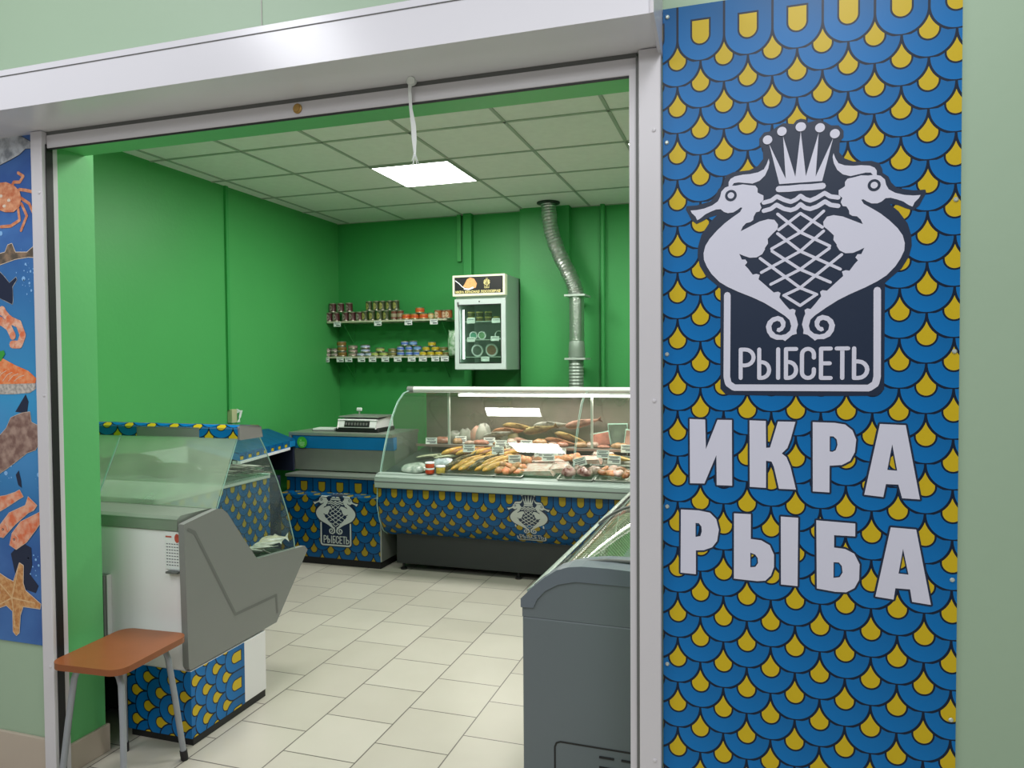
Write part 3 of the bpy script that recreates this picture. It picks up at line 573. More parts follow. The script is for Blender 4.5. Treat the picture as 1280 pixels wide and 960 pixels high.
# ------------------------------------------------------------------ tray with fish on its glass shelf, dried fish, fuzzy packs
def fish_mesh(L_=.25,Hh=.055,T=.03,back=0,belly=1,tailm=0,bend=0):
    b=MB();n=12;prof=[(0,.10),(.04,.45),(.12,.8),(.25,1),(.4,.98),(.55,.84),(.7,.6),(.82,.36),(.9,.22)]
    rings=[]
    for (t,h) in prof:
        x=t*L_;o=len(b.v);bz=bend*math.sin(PI*t)
        for k in range(n):
            a=2*PI*k/n;b.v.append((x,math.cos(a)*T/2*h,math.sin(a)*Hh/2*h*(1.0 if math.sin(a)>0 else 1.1)+bz))
        rings.append(o)
    for i in range(len(rings)-1):
        for k in range(n):
            k2=(k+1)%n;b.face([rings[i]+k,rings[i]+k2,rings[i+1]+k2,rings[i+1]+k],back if (0<=k<n/2) else belly)
    b.face([rings[0]+k for k in reversed(range(n))],back);b.face([rings[-1]+k for k in range(n)],back)
    # tail and fins
    z0=bend*math.sin(PI*.9)
    b.prism([(.88*L_,z0+.1*Hh),(L_,z0+.55*Hh),(.965*L_,z0),(L_,z0-.55*Hh),(.88*L_,z0-.1*Hh)],-.0015,.0015,lambda p,q,a:(p,a,q),tailm)
    b.prism([(.35*L_,.45*Hh),(.42*L_,.68*Hh),(.55*L_,.5*Hh),(.55*L_,.38*Hh)],-.001,.001,lambda p,q,a:(p,a,q),tailm)
    b.prism([(.5*L_,-.5*Hh),(.56*L_,-.68*Hh),(.66*L_,-.4*Hh)],-.001,.001,lambda p,q,a:(p,a,q),tailm)
    b.disc((.055*L_,.09*Hh),.0028,lambda x,z:(x,T/2*.52,z),2,8);b.disc((.055*L_,.09*Hh),.0028,lambda x,z:(x,-T/2*.52,z),2,8)
    return b
fm_dry=skin('dried fish skin',(.42,.42,.36,1),(.16,.15,.12,1),40,.4)
fm_sil=skin('pale fish belly',(.55,.56,.50,1),(.38,.38,.32,1),40,.35)
fm_gold=skin('golden smoked skin',(.62,.36,.06,1),(.42,.2,.03,1),30,.3)
fm_goldb=skin('smoked belly',(.70,.50,.18,1),(.55,.32,.08,1),40,.3)
fm_blk=skin('dark mackerel back',(.03,.035,.02,1),(.20,.14,.04,1),60,.3)
fm_brn=skin('brown smoked skin',(.35,.13,.04,1),(.18,.07,.03,1),40,.3)
fm_pnk=skin('pink fillet',(.66,.38,.32,1),(.72,.56,.50,1),40,.35)
fm_org=skin('orange fillet',(.68,.20,.08,1),(.75,.38,.2,1),40,.3)
def put_fish(name,label,group,mats,loc,rot,L_=.25,Hh=.055,T=.03,bend=0,cat='fish'):
    o=fish_mesh(L_,Hh,T,bend=bend).build(name,mats,smooth=45);o.location=loc;o.rotation_euler=rot;tag(o,label,cat,group);return o
# steel tray on the shelf near the end glass
def tray(name,label,x,y,z,w,d,h=.02,m=None,rz=0,tilt=0,group=None):
    b=MB();t_=.003
    b.box(-w/2,w/2,-d/2,d/2,0,t_)
    b.box(-w/2,w/2,-d/2,-d/2+t_,0,h).box(-w/2,w/2,d/2-t_,d/2,0,h).box(-w/2,-w/2+t_,-d/2,d/2,0,h).box(w/2-t_,w/2,-d/2,d/2,0,h)
    b.box(-w/2-.008,w/2+.008,-d/2-.008,-d/2,h-.002,h+.001).box(-w/2-.008,w/2+.008,d/2,d/2+.008,h-.002,h+.001)
    b.box(-w/2-.008,-w/2,-d/2,d/2,h-.002,h+.001).box(w/2,w/2+.008,-d/2,d/2,h-.002,h+.001)
    o=b.build(name,m or M['steel']);o.location=(x,y,z);o.rotation_euler=(tilt,0,rz);tag(o,label,'tray',group);return o
tray('serving_tray','clear shallow tray under the dried fish at the end of the near counter shelf',-2.36,2.875,1.053,.26,.26,.03,glass('tray plastic',tint=(.92,.96,.94,1),haze=.12,hazecol=(.6,.65,.6,1)))
for k in range(7):
    put_fish('dried_fish','silvery dried fish piled on the upper glass shelf of the near counter','dried fish on the near counter shelf',[fm_dry,fm_sil,M['black']],
        (-2.47+.012*k,2.80+.022*k,1.072+.012*(k%3)),(math.radians(80),0,math.radians(8+6*(k%3))),.24,.06,.022)
hz=['brownish','greenish','dark','pale']
for k,(x,c1_,w,h) in enumerate([(-2.62,(.06,.065,.03,1),.30,.06),(-2.88,(.12,.09,.05,1),.34,.10),(-3.2,(.09,.09,.05,1),.34,.09),(-3.50,(.12,.09,.06,1),.3,.09)]):
    b=MB();n=14
    for j in range(5):
        rr=[.75,1,.95,.7,.2][j];zz_=[0,.25,.55,.85,1][j]*h
        o_=len(b.v)
        for i in range(n):
            a=2*PI*i/n;q=1+.12*math.sin(3*a+k)+.06*math.sin(7*a)
            b.v.append((w/2*rr*math.cos(a)*q,.11*rr*math.sin(a)*q,zz_))
        if j:
            for i in range(n): b.face([o_-n+i,o_-n+(i+1)%n,o_+(i+1)%n,o_+i])
    b.face(range(n-1,-1,-1));b.face(range(4*n,5*n))
    o=b.build('bag_of_fish',skin('bagged fish %d'%k,c1_,tuple(min(1,c*1.8) for c in c1_),14,.3),smooth=60);o.location=(x,2.86,1.053)
    tag(o,['dark low bag of fish beside the dried fish pile on the near counter shelf','tall brownish bag of fish on the near counter shelf behind fogged glass','rounded grey-green bag of fish on the near counter shelf behind the glass seam','tan bag of fish at the hall end of the near counter shelf'][k],'bag','bags on the near counter shelf')
# crumpled bag with dried fish on the front lip
for k in range(4):
    put_fish('dried_roach','pale flat dried fish lying on the low front deck of the near counter','flat dried fish on the low deck',[fm_sil,skin('cream %d'%k,(.65,.6,.42,1),(.35,.33,.25,1),50),M['black']],
        (-2.37+.012*k,3.03+.028*k,.660+.010*k),(math.radians(60+20*k),math.radians(-6),math.radians(0+12*k)),.145,.062,.024)
# ------------------------------------------------------------------ side counter along left wall
sc2=thing('side_counter','scale-patterned counter along the left green wall behind the near counter','display counter',(-3.5,3.9,0),world=True)
X2=-3.15
MB().box(XL+.01,X2-.002,3.30,4.33,.06,.80).build('cabinet_body',M['dark'],sc2)
MB().box(XL+.03,X2-.03,3.32,4.31,0,.06).build('plinth',M['black'],sc2)
b=MB();b.quad((X2,3.30,.06),(X2,4.33,.06),(X2,4.33,.83),(X2,3.30,.83),0,[(3.30,.06),(4.33,.06),(4.33,.83),(3.30,.83)])
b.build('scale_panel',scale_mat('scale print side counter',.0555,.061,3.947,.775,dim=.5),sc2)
MB().box(XL+.01,X2+.006,3.30,4.335,.80,.832).build('worktop',M['alu'],sc2,bevel=.003)
MB().box(XL+.01,XL+.03,3.30,4.33,.832,1.0).build('upstand',M['white'],sc2)
# corner shelf unit linking it to the cash counter: a dark body stands in for the shaded gap under an angled, slanted canopy
cs=thing('corner_shelf_unit','dark open corner unit with scale-patterned blue canopy by the left wall','shelf unit',(-3.7,4.8,0),world=True)
MB().box(XL+.01,-3.555,4.37,5.03,.02,.70).build('cabinet_body',M['void'],cs)
MB().box(XL+.01,XL+.03,4.34,5.295,.70,.98).box(XL+.03,-3.60,5.27,5.295,.70,.93).build('shade_board',M['void'],cs)  # dark boards added as the shade below the canopy
A0,A1=(-3.400,4.34),(-3.570,5.18)
A2=(-3.592,5.295)
b=MB();V8=[(XL+.005,4.34),A0,A2,(XL+.005,5.295)]
o_=len(b.v);b.v+=[(x,y,z) for (x,y),z in zip(V8,(1.04,.955,.955,1.04))]+[(x,y,z-.05) for (x,y),z in zip(V8,(1.04,.955,.955,1.04))]
for q in ((0,3,2,1),(4,5,6,7),(0,1,5,4),(1,2,6,5),(2,3,7,6),(3,0,4,7)): b.face(q,0)
b.build('canopy',M['plain_blue'],cs)
b=MB();e=.003
b.quad((A0[0]+e,A0[1],.912),(A1[0]+e,A1[1],.912),(A1[0]+e,A1[1],.960),(A0[0]+e,A0[1],.960),0,[(0,0),(.9,0),(.9,.048),(0,.048)])
b.quad((A0[0]+e,A0[1],.960),(A2[0]+e,A2[1],.960),(XL+.005,5.295,1.044),(XL+.005,4.34,1.044),0,[(0,.048),(1.1,.048),(1.1,.30),(0,.50)])
b.build('scale_film',scale_mat('scale print canopy',.066,.06,.03,-.02,dim=.9),cs)
b=MB();o_=len(b.v);w_=.02
for (x,y) in (A0,A1):
    for dx,dz in ((.008,.905),(.008,.885),(-w_,.885),(-w_,.905)): b.v.append((x+dx,y,dz))
for k in range(4): b.face([k,(k+1)%4,4+(k+1)%4,4+k])
b.face([0,3,2,1]);b.face([4,5,6,7]);b.build('white_trim',M['white'],cs)
b=MB()
for (x,y) in (A0,): b.box(x-.06,x-.03,y-.02 if y>5 else y,y if y>5 else y+.02,.70 if y>5 else .832,.905)
b.build('bracket',M['alu'],cs)
# ------------------------------------------------------------------ cash counter
cc=thing('cash_counter','low steel and blue scale-print cash desk with seahorse emblem in the back corner','counter',(-3.1,5.4,0),world=True)
xa,xb=-3.60,-2.675
MB().box(xa,xb,5.053,5.70,.06,.545).box(xa,-2.74,5.185,5.70,.54,.665).build('cabinet_body',M['steel'],cc,bevel=.003)
MB().box(xa+.02,xb-.02,5.075,5.68,.0,.06).build('plinth',M['black'],cc)
b=MB();P=[(5.051,.06),(5.051,.546),(5.182,.552),(5.182,.668)]
def strip(b,P,a0,a1,vz):
    for i in range(len(P)-1):
        (p,q),(p2,q2)=P[i],P[i+1]
        b.quad((a0,p,q),(a1,p,q),(a1,p2,q2),(a0,p2,q2),0,[(a0,vz[i]),(a1,vz[i]),(a1,vz[i+1]),(a0,vz[i+1])])
strip(b,P[:2],xa,xb-.01,[.06,.546]);strip(b,P[1:3],xa,-2.75,[.546,.677])
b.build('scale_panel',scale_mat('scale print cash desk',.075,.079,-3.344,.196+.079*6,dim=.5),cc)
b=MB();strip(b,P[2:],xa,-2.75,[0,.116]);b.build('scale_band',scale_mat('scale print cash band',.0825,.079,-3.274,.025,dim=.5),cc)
MB().box(-2.765,-2.74,5.17,5.195,.55,.675).box(-2.735,-2.72,5.17,5.195,.55,.675).build('corner_posts',M['greyd'],cc)
MB().box(xa-.01,-2.70,5.172,5.42,.668,.69).build('worktop',M['steel'],cc,bevel=.002)
xt0,xt1=-3.66,-2.70
b=MB();b.box(xt0,xt1,5.38,5.78,.70,.995).build('upper_box',M['steel'],cc,bevel=.003)
b=MB();b.prism([(5.38,.70),(5.36,.70),(5.33,.88),(5.38,.90)],xt0+.03,xt1,yz);b.build('steel_panel',M['steel'],cc)
MB().prism([(5.33,.885),(5.31,.99),(5.38,.99),(5.38,.885)],xt0+.03,xt1,yz).build('blue_strip',M['plain_blue'],cc)
MB().box(xt0,xt1,5.30,5.80,.993,1.02).box(xt0,xt0+.025,5.30,5.40,.70,.995).build('top_plate',M['steel'],cc,bevel=.003)
b=MB();b.disc((-3.535,.935),.048,lambda x,z:(x,5.306-(0.0),z),0,24);b.build('round_sticker',mat('green sticker',(.06,.42,.03,1),.4),cc)
b=MB()
for q in ((-.012,.018,.012),(0,.0,.05),(0,-.014,.05),(.0,-.028,.035)): b.box(-3.535+q[0]-q[2]/2,-3.535+q[0]+q[2]/2,5.304,5.3055,.935+q[1]-.003,.935+q[1]+.002)
b.build('sticker_print',mat('pale green print',(.5,.8,.4,1),.5),cc)
SE=.575
def femb(x,z,l):
    zz_=z*.68+.150
    if zz_<.546: return (-3.07+x*.70,5.051-l,zz_)
    e=min(zz_-.546,.127);return (-3.07+x*.70,5.051+e,.5475+l+.05*e)
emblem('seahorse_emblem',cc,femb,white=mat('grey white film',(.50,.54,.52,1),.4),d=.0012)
# things on the cash counter
bk=MB();bk.box(-.10,.10,-.07,.07,0,.006).box(-.095,.095,-.065,.065,.006,.022,1);o=bk.build('notebook',[M['greyd'],M['tag']],bevel=.002);o.location=(-3.42,5.50,1.0205);o.rotation_euler=(0,0,.15);tag(o,'closed white notebook on the steel top left of the scales','notebook')
sc=thing('shop_scales','white electronic shop scales with black base and steel platter','scales',(-3.07,5.53,1.021))
MB().box(-.20,.20,-.14,.16,0,.035).build('base',M['black'],sc,bevel=.01)
MB().prism([(-.15,.035),(-.13,.10),(.15,.115),(.15,.035)],-.17,.18,lambda p,q,a:(a,p,q)).build('housing',M['white'],sc,bevel=.008)
b=MB();b.prism([(-.1505,.045),(-.1355,.092),(-.13,.092),(-.145,.045)],-.11,.12,lambda p,q,a:(a,p,q));b.build('display',M['black'],sc)
b=MB()
for k in range(8): b.prism([(-.1525,.058),(-.1455,.08),(-.14,.08),(-.147,.058)],-.10+.027*k,-.085+.027*k,lambda p,q,a:(a,p,q))
b.build('display_digits',M['greyd'],sc)
MB().box(-.18,.19,-.12,.16,.118,.130).build('platter',M['steel'],sc,bevel=.004)
MB().tube([(-.13,.14,.03),(-.13,.14,.16)],.008,8).build('post',M['steel'],sc);MB().box(-.155,-.105,.13,.15,.155,.185).build('post_head',M['tag'],sc,bevel=.008)
# ------------------------------------------------------------------ large display case
XA=-2.655;XBc=.35
dc=thing('refrigerated_display_case','long curved-glass refrigerated case with scale-print front and white top rail','display case',(-1.2,5.5,0),world=True)
MB().box(XA+.09,XBc,5.09,6.15,.055,.70).build('base_cabinet',M['dark'],dc,bevel=.004)
for x in (XA+.13,-1.6,-.4): MB().lathe([(.025,0),(.025,.012),(.01,.018),(.01,.06)],12,c=(x,5.13,0)).build('foot',M['black'],dc)
for x in (XA+.13,-.4): MB().lathe([(.025,0),(.025,.012),(.01,.018),(.01,.06)],12,c=(x,6.05,0)).build('foot',M['black'],dc)
prof=[(4.955,.655),(4.955,.56),(4.965,.49),(4.985,.42),(5.015,.36),(5.06,.305),(5.11,.27)]
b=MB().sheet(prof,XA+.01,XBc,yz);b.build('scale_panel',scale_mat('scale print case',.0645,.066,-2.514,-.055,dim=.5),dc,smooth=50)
MB().prism(prof+[(5.11,.65)],XA+.012,XBc-.01,lambda p,q,a:(a,p+.003,q+.001)).build('front_core',M['dark'],dc)
MB().prism([(4.99,.65),(4.925,.66),(4.918,.70),(4.925,.735),(4.95,.758),(5.02,.765),(5.02,.65)],XA,XBc,yz).build('bumper_rail',mat('grey green bumper',(.34,.41,.37,1),.35),dc,bevel=.004,smooth=40)
MB().box(XA,XBc,4.917,4.922,.700,.708).build('bumper_line',M['greyd'],dc)
DY,DZ=4.96,.762
zd=lambda y:.765+(y-5.05)*.15
MB().prism([(4.98,.70),(4.98,zd(4.98)),(5.84,zd(5.84)),(5.84,.70)],XA+.02,XBc-.01,yz).build('deck',mat('dark steel deck',(.05,.07,.06,1),.35,metal=.3),dc)
fgl=[(5.01,.762),(5.035,.83),(5.08,.94),(5.14,1.06),(5.22,1.18),(5.31,1.28),(5.42,1.345),(5.50,1.358),(5.57,1.360)]
m_curve=glass('curved front glass',haze=.07,refl=1.7,hazecol=(.6,.55,.5,1))
for i,(a0,a1) in enumerate(((XA+.01,-1.17),(-1.155,XBc))):
    MB().sheet(fgl,a0,a1,yz).build('front_glass',m_curve,dc,smooth=60)
b=MB()
for x in (XA+.008,-1.167,-1.157): b.tube([(x,p,q) for p,q in fgl],.0022,6)
b.build('glass_rim',M['glass_edge'],dc)
side=[(5.0,.40),(5.03,.36),(5.07,.31),(5.12,.27),(5.12,.66),(5.84,.66),(5.84,1.34),(5.57,1.385)]+fgl[::-1][1:]+[(4.97,.70),(4.965,.52)]
MB().poly(side,fn=lambda p,q:(XA-.002,p,q)).build('side_glass',M['glass_side'],dc)
b=MB();b.tube([(XA-.002,p,q) for p,q in [(5.57,1.385)]+fgl[::-1][1:]+[(4.965,.70),(4.955,.52),(4.99,.40),(5.05,.31),(5.12,.27)]],.004,6);b.build('side_rim',M['glass_edge'],dc,smooth=60)
MB().tube([(XA+.02,5.535,1.372),(XBc,5.535,1.372)],.023,14).build('top_rail',mat('bright white rail',(.88,.88,.86,1),.3,var=.01),dc,smooth=50)
MB().tube([(XA-.015,5.535,1.370),(XA+.04,5.535,1.370)],.027,14).build('rail_cap',M['grey'],dc,smooth=50)
MB().box(-2.25,XBc-.1,5.60,5.66,1.315,1.335).build('lamp_strip',M['tube'],dc)
MB().box(XA+.02,XBc,5.58,5.86,1.345,1.375).build('roof_panel',M['alu'],dc)
MB().box(XA+.01,XBc,5.84,5.86,.70,1.345).build('rear_doors',glass('milky rear doors',tint=(.75,.7,.66,1),haze=.5,hazecol=(.42,.36,.32,1),rough=.15),dc)
# a raised rear shelf carrying the upper row of goods
MB().box(XA+.12,XBc-.02,5.62,5.84,.903,.915).build('rear_shelf',M['steel'],dc,bevel=.002)
MB().box(XA+.02,XBc-.02,5.60,5.62,.897,.915).build('shelf_trim',mat('pinkish trim',(.32,.22,.19,1),.35,metal=.4),dc)
b=MB()
for x in (XA+.3,-1.16,.2):
    b.box(x,x+.016,5.62,5.64,.915,1.345)
b.build('shelf_bracket',M['alu'],dc)
def fcase(x,z,l):
    s=z*.54;L_=.375-s   # arc position below the panel top
    P=prof;acc=0
    if L_<0: return (-1.47+x*.55,4.955-l,.655-L_)
    for i in range(len(P)-1):
        d=math.dist(P[i],P[i+1])
        if acc+d>=L_ or i==len(P)-2:
            t_=(L_-acc)/d;p=P[i][0]+(P[i+1][0]-P[i][0])*t_;q=P[i][1]+(P[i+1][1]-P[i][1])*t_
            nx,nz=-(P[i][1]-P[i+1][1])/d,-(P[i+1][0]-P[i][0])/d
            return (-1.47+x*.55,p+nx*l,q+nz*l)
        acc+=d
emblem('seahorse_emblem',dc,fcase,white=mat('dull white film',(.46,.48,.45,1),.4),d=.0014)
# --- goods inside the case
def on(x,y,dz=0): return (x,y,zd(y)+.004+dz)
TILT=math.atan(.15)
steel_g='metal trays along the front of the curved-glass case'
tray('metal_tray','wide metal tray under the golden smoked mackerel',-1.94,5.13,zd(5.13)-.002+.006,.40,.30,.018,tilt=TILT,group=None)
tray('metal_tray','metal tray holding orange-brown round fish steaks beside the mackerel tray',-1.63,5.13,zd(5.13)+.004,.20,.30,.018,tilt=TILT)
tray('metal_tray','metal tray with the dark fish heads in the right of the case',-1.14,5.10,zd(5.10)+.004,.24,.26,.018,tilt=TILT)
tray('metal_tray','metal tray with reddish fish pieces next to the right door post',-.86,5.12,zd(5.12)+.004,.28,.28,.018,tilt=TILT)
tray('metal_tray','rear metal tray under the lone gold fish',-.93,5.46,zd(5.46)+.004,.34,.26,.018,tilt=TILT)
# mackerel fan
for k in range(12):
    r=k//6;c=k%6
    put_fish('smoked_mackerel','golden smoked mackerel with dark back fanned in the front tray of the case','smoked mackerel in the front tray',[fm_blk if k%3==0 else fm_gold,fm_goldb,M['black']],
        (-2.145+.062*c+.02*r,5.02+.095*r,zd(5.05)+.035+.030*r),(math.radians(25*((k%3)-1)+70),math.radians(-16),math.radians(52+random.uniform(-8,8))),.23,.062,.042)
for k in range(9):
    put_fish('smoked_fish','brown whole smoked fish in the rear left row of the case','brown smoked fish in the rear row',[fm_brn if k%2 else fm_gold,fm_goldb,M['black']],
        (-2.33+.062*k,5.42+.02*(k%2),zd(5.45)+.035),(math.radians(70),math.radians(-12),math.radians(40+random.uniform(-15,15))),.22,.065,.045,bend=.01)
for k in range(6):
    put_fish('fish_fillet','pale greenish fish fillet lying at the left end of the case','pale fillets at the left end of the case',[skin('pale fillet %d'%k,(.50,.50,.34,1),(.30,.32,.20,1),40),fm_sil,M['black']],
        (-2.52+.05*k,5.36+.03*(k%3),zd(5.38)+.02),(math.radians(85),math.radians(-6),math.radians(35+9*(k%3))),.20,.05,.022)
def blob(name,label,cat,group,m,loc,w,d,h,seed,rz=0,n=14,tilt=TILT):
    rnd_=random.Random(seed);b=MB();ph=rnd_.uniform(0,6)
    lv=[(.86,0),(1,.22),(.97,.55),(.78,.85),(.4,1.0)]
    for j,(rr,zz_) in enumerate(lv):
        o_=len(b.v)
        for i in range(n):
            a=2*PI*i/n;q=1+.08*math.sin(2*a+ph)+.07*math.sin(5*a+ph*2)
            b.v.append((w/2*rr*math.copysign(abs(math.cos(a))**.7,math.cos(a))*q,d/2*rr*math.copysign(abs(math.sin(a))**.7,math.sin(a))*q,zz_*h*(1+.12*math.sin(3*a+ph))))
        if j:
            for i in range(n): b.face([o_-n+i,o_-n+(i+1)%n,o_+(i+1)%n,o_+i])
    b.face(range(n-1,-1,-1));b.face(range(4*n,5*n))
    o=b.build(name,m,smooth=60);o.location=loc;o.rotation_euler=(tilt,0,rz);tag(o,label,cat,group)
    if name in ('fish_steak','cut_fish_piece','smoked_piece','red_fillet'):
        o.rotation_euler=(tilt+rnd_.uniform(-.35,.45),rnd_.uniform(-.4,.4),rnd_.uniform(-1.2,1.2));k_=rnd_.uniform(.85,1.2);o.scale=(k_,1/k_*rnd_.uniform(.9,1.1),rnd_.uniform(.7,1.1));o.location.z+=.008
    return o
for k in range(8):
    x=-1.71+.048*(k%4);y=5.05+.085*(k//4)
    blob('fish_steak','orange-brown round smoked fish steak beside the mackerel','fish steak','round fish steaks beside the mackerel',fm_org if k%2 else skin('tan steak %d'%k,(.55,.3,.13,1),(.35,.15,.06,1),30),(x,y,zd(y)+.02+.012*(k//4)),.075,.07,.035,k)
for k in range(4):
    blob('smoked_piece','dark orange smoked fish chunk behind the round steaks','fish piece','smoked chunks behind the steaks',fm_brn if k%2 else fm_org,(-1.74+.07*k,5.34+.02*(k%2),zd(5.35)+.005),.09,.12,.055,20+k,rz=.5)
pk=skin('white and pink pack',(.68,.60,.56,1),(.62,.38,.33,1),25,.2)
labs=['flat clear pack of white-pink fillets, lowest at the front between steaks and dark heads','flat clear pack of white-pink fillets stacked at the right of the front packs','pink fillet pack in the second row behind the flat packs','pale fillet pack in the right rear behind the dark fish heads','pale fillet pack in the rear right of the case beside the gold fish']
for k,(x,y,w,d,h,dz) in enumerate([(-1.44,5.14,.27,.22,.028,.03),(-1.31,5.20,.16,.20,.03,.045),(-1.42,5.36,.28,.16,.03,.03),(-1.14,5.42,.22,.14,.03,.02),(-1.05,5.58,.2,.12,.03,.02)]):
    t=thing('fillet_pack',labs[k],'fillet pack',(x,y,zd(y)+.005),.03*k)
    MB().box(-w/2,w/2,-d/2,d/2,0,h*.55).build('pack_tray',glass('pack plastic %d'%k,tint=(.7,.8,.74,1),haze=.3,hazecol=(.3,.36,.32,1)),t,bevel=.006)
    b=MB();b.prism([(-w/2+.01,h*.55),(-w/2+.03,h+.01),(w/2-.03,h+.012),(w/2-.01,h*.55)],-d/2+.01,d/2-.01,lambda p,q,a:(p,a,q));b.build('fillet',pk,t,bevel=.008,smooth=50)
    t.rotation_euler=(TILT,0,.03*k)
for k in range(5):
    blob('red_fillet','salmon-red fillet piece heaped behind the flat white packs','fillet','salmon-red fillets behind the packs',fm_org,(-1.42+.055*k,5.40+.04*(k%2),zd(5.42)+.01+.012*(k%2)),.10,.09,.045,40+k,rz=.4*k)
for k in range(4):
    blob('fish_chunk','dark purplish-brown fish head with pink cut face on the dark tray','fish head','dark fish heads on one tray',skin('dark head %d'%k,(.14,.05,.04,1),(.55,.38,.33,1),18+4*k,.25),(-1.20+.055*k,5.06+.07*(k%2),zd(5.08)+.022),.10,.11,.055,60+k,rz=.8*k)
for k in range(7):
    blob('cut_fish_piece','reddish cut fish piece heaped on the rightmost front tray','fish piece','reddish pieces on the rightmost tray',[fm_brn,fm_org,fm_pnk][k%3],(-.96+.055*(k%4),5.06+.10*(k//4),zd(5.1)+.022+.01*(k//4)),.085,.08,.035,80+k,rz=.5*k)
put_fish('gold_fish','single fat golden smoked fish on the rear right tray of the case',None,[fm_gold,fm_goldb,M['black']],(-1.04,5.47,zd(5.47)+.05),(math.radians(75),math.radians(5),math.radians(-8)),.26,.085,.05)
for k,(x,y,h,c,lab) in enumerate([(-2.24,4.995,.034,(.55,.06,.02,1),'small red caviar jar with white lid at the front left, bottom one'),(-2.24,4.995,.034,(.6,.09,.03,1),'small red caviar jar with white lid stacked on another'),(-2.16,5.01,.05,(.55,.42,.08,1),'yellow jar with white lid beside the red jars')]):
    z=zd(y)+.012+(.044 if k==1 else 0)
    t=thing('caviar_jar',lab,'jar',(x,y,z))
    MB().lathe([(.030,0),(.034,.004),(.034,h-.003),(.031,h)],16).build('jar_body',mat('jar %d'%k,c,.2),t,smooth=50)
    MB().lathe([(.036,h-.002),(.036,h+.006),(.034,h+.008)],16).build('lid',M['tag'],t,smooth=50)
blob('plastic_bag','crumpled clear bag of white fish lying at the left front of the case','bag',None,skin('clear bag',(.62,.66,.60,1),(.25,.32,.27,1),18,.12),(-2.40,5.08,zd(5.08)+.004),.22,.16,.05,5)
blob('plastic_bag','bluish-white wrapped pack behind the caviar jars','bag',None,skin('bluish bag',(.60,.63,.72,1),(.42,.46,.5,1),18,.2),(-2.22,5.20,zd(5.2)+.004),.18,.12,.06,6)
# goods on the raised rear ledge
cols=[(.33,.34,.30,1),(.38,.27,.10,1),(.36,.30,.14,1),(.36,.17,.09,1),(.45,.26,.2,1)]
for k in range(9):
    c=cols[(k*3)%5]
    put_fish('smoked_fish','yellow-brown smoked fish leaning along the raised rear ledge, left of the glass seam','smoked fish on the raised rear ledge',[skin('ledge fish %d'%k,c,tuple(q*.45 for q in c[:3])+(1,),20,.35),skin('ledge belly %d'%k,tuple(min(1,q*1.3) for q in c),c,25,.35),M['black']],
        (-2.10+.088*k,5.76,.96+.055*(k%3)),(math.radians(60),math.radians(-12+9*(k%4)),math.radians(-8+7*(k%3))),.30,.10,.055)
for k in range(7):
    c=cols[(k*2)%5];h=.09+.06*((k*5)%4)/3
    blob('goods_bag','greyish clear bag of fish standing at the left end of the raised rear ledge','bag','bags at the left of the rear ledge',skin('ledge bag %d'%k,(.36,.37,.33,1) if k%2 else c,(.2,.22,.19,1),10,.25),(-2.36+.085*k+.02*(k%3),5.775,.918),.13,.08,h,100+k,tilt=0)
cl2=[(.42,.17,.13,1),(.44,.26,.21,1),(.34,.08,.05,1),(.08,.11,.08,1),(.32,.28,.23,1)]
for k in range(9):
    c=cl2[(k*3)%5];h=[.10,.17,.12,.20,.11,.15,.19,.12,.16][k]
    w=.145;b=MB();b.box(-w/2,w/2,-.02,.02,0,h);b.box(-w/2-.006,w/2+.006,-.0015,.0015,-.0,h+.012,1)
    o=b.build('vacuum_pack',[skin('vac %d'%k,c,tuple(q*.5 for q in c[:3])+(1,),14,.18),M['glass_edge']],bevel=.012);o.location=(-1.10+.125*k,5.75+.03*(k%2),.922)
    o.rotation_euler=(math.radians(-14),math.radians(-12+11*(k%3)),.15*(k%3));tag(o,'vacuum pack of fish leaning on the raised rear ledge right of the glass seam','vacuum pack','vacuum packs on the rear ledge')
for k in range(16):
    c=[(.46,.20,.14,1),(.42,.24,.12,1),(.46,.33,.27,1)][k%3]
    blob('fish_portion','pinkish fish portion lying along the front of the raised rear ledge','fish piece','portions on the rear ledge of the case',skin('portion %d'%k,c,tuple(q*.6 for q in c[:3])+(1,),25,.25),(-2.42+.115*k+random.uniform(-.03,.03),5.66+random.uniform(0,.03),.918),random.uniform(.08,.15),.075,random.uniform(.02,.055),160+k,rz=random.uniform(-.4,.4),tilt=0)
# price tags
tg=[(-2.503,5.618,0),(-2.269,5.694,0),(-2.012,5.673,0),(-1.886,5.595,0),(-2.099,5.434,0),(-1.844,5.396,0),(-1.775,5.548,-.5),(-1.68,5.618,0),(-1.638,5.18,-.1),(-1.491,5.357,0),(-1.404,5.262,0),(-1.351,5.401,0),(-1.139,5.17,-.5),(-1.021,5.389,.1),(-.915,5.249,.1),(-.868,5.56,0)]
T0=None
for k,(x,y,rl) in enumerate(tg):
    if T0 is None:
        T0=thing('price_tag','white price card on a pin stuck among the fish in the curved-glass case','price tag',(0,0,0),group='price cards in the display case')
        b=MB();b.box(-.036,.036,-.0008,.0008,0,.046);b.build('card',M['tag'],T0)
        b=MB()
        for (x0,x1,z) in ((-.03,.028,.037),(-.025,.02,.030),(-.03,.03,.018),(-.01,.028,.009)): b.box(x0,x1,-.0014,-.0009,z,z+.004 if z>.02 else z+.006)
        b.build('card_print',M['ink'],T0);MB().tube([(0,.001,-.05),(0,.001,.005)],.0015,6).build('pin',M['steel'],T0)
        o=T0
    else:o=dup(T0,(0,0,0))
    o.scale=(1.3,1.3,1.3);o.location=(x,y,zd(y)+.058);o.rotation_euler=(math.radians(-12),rl*.5,math.radians(14+random.uniform(-8,8)))
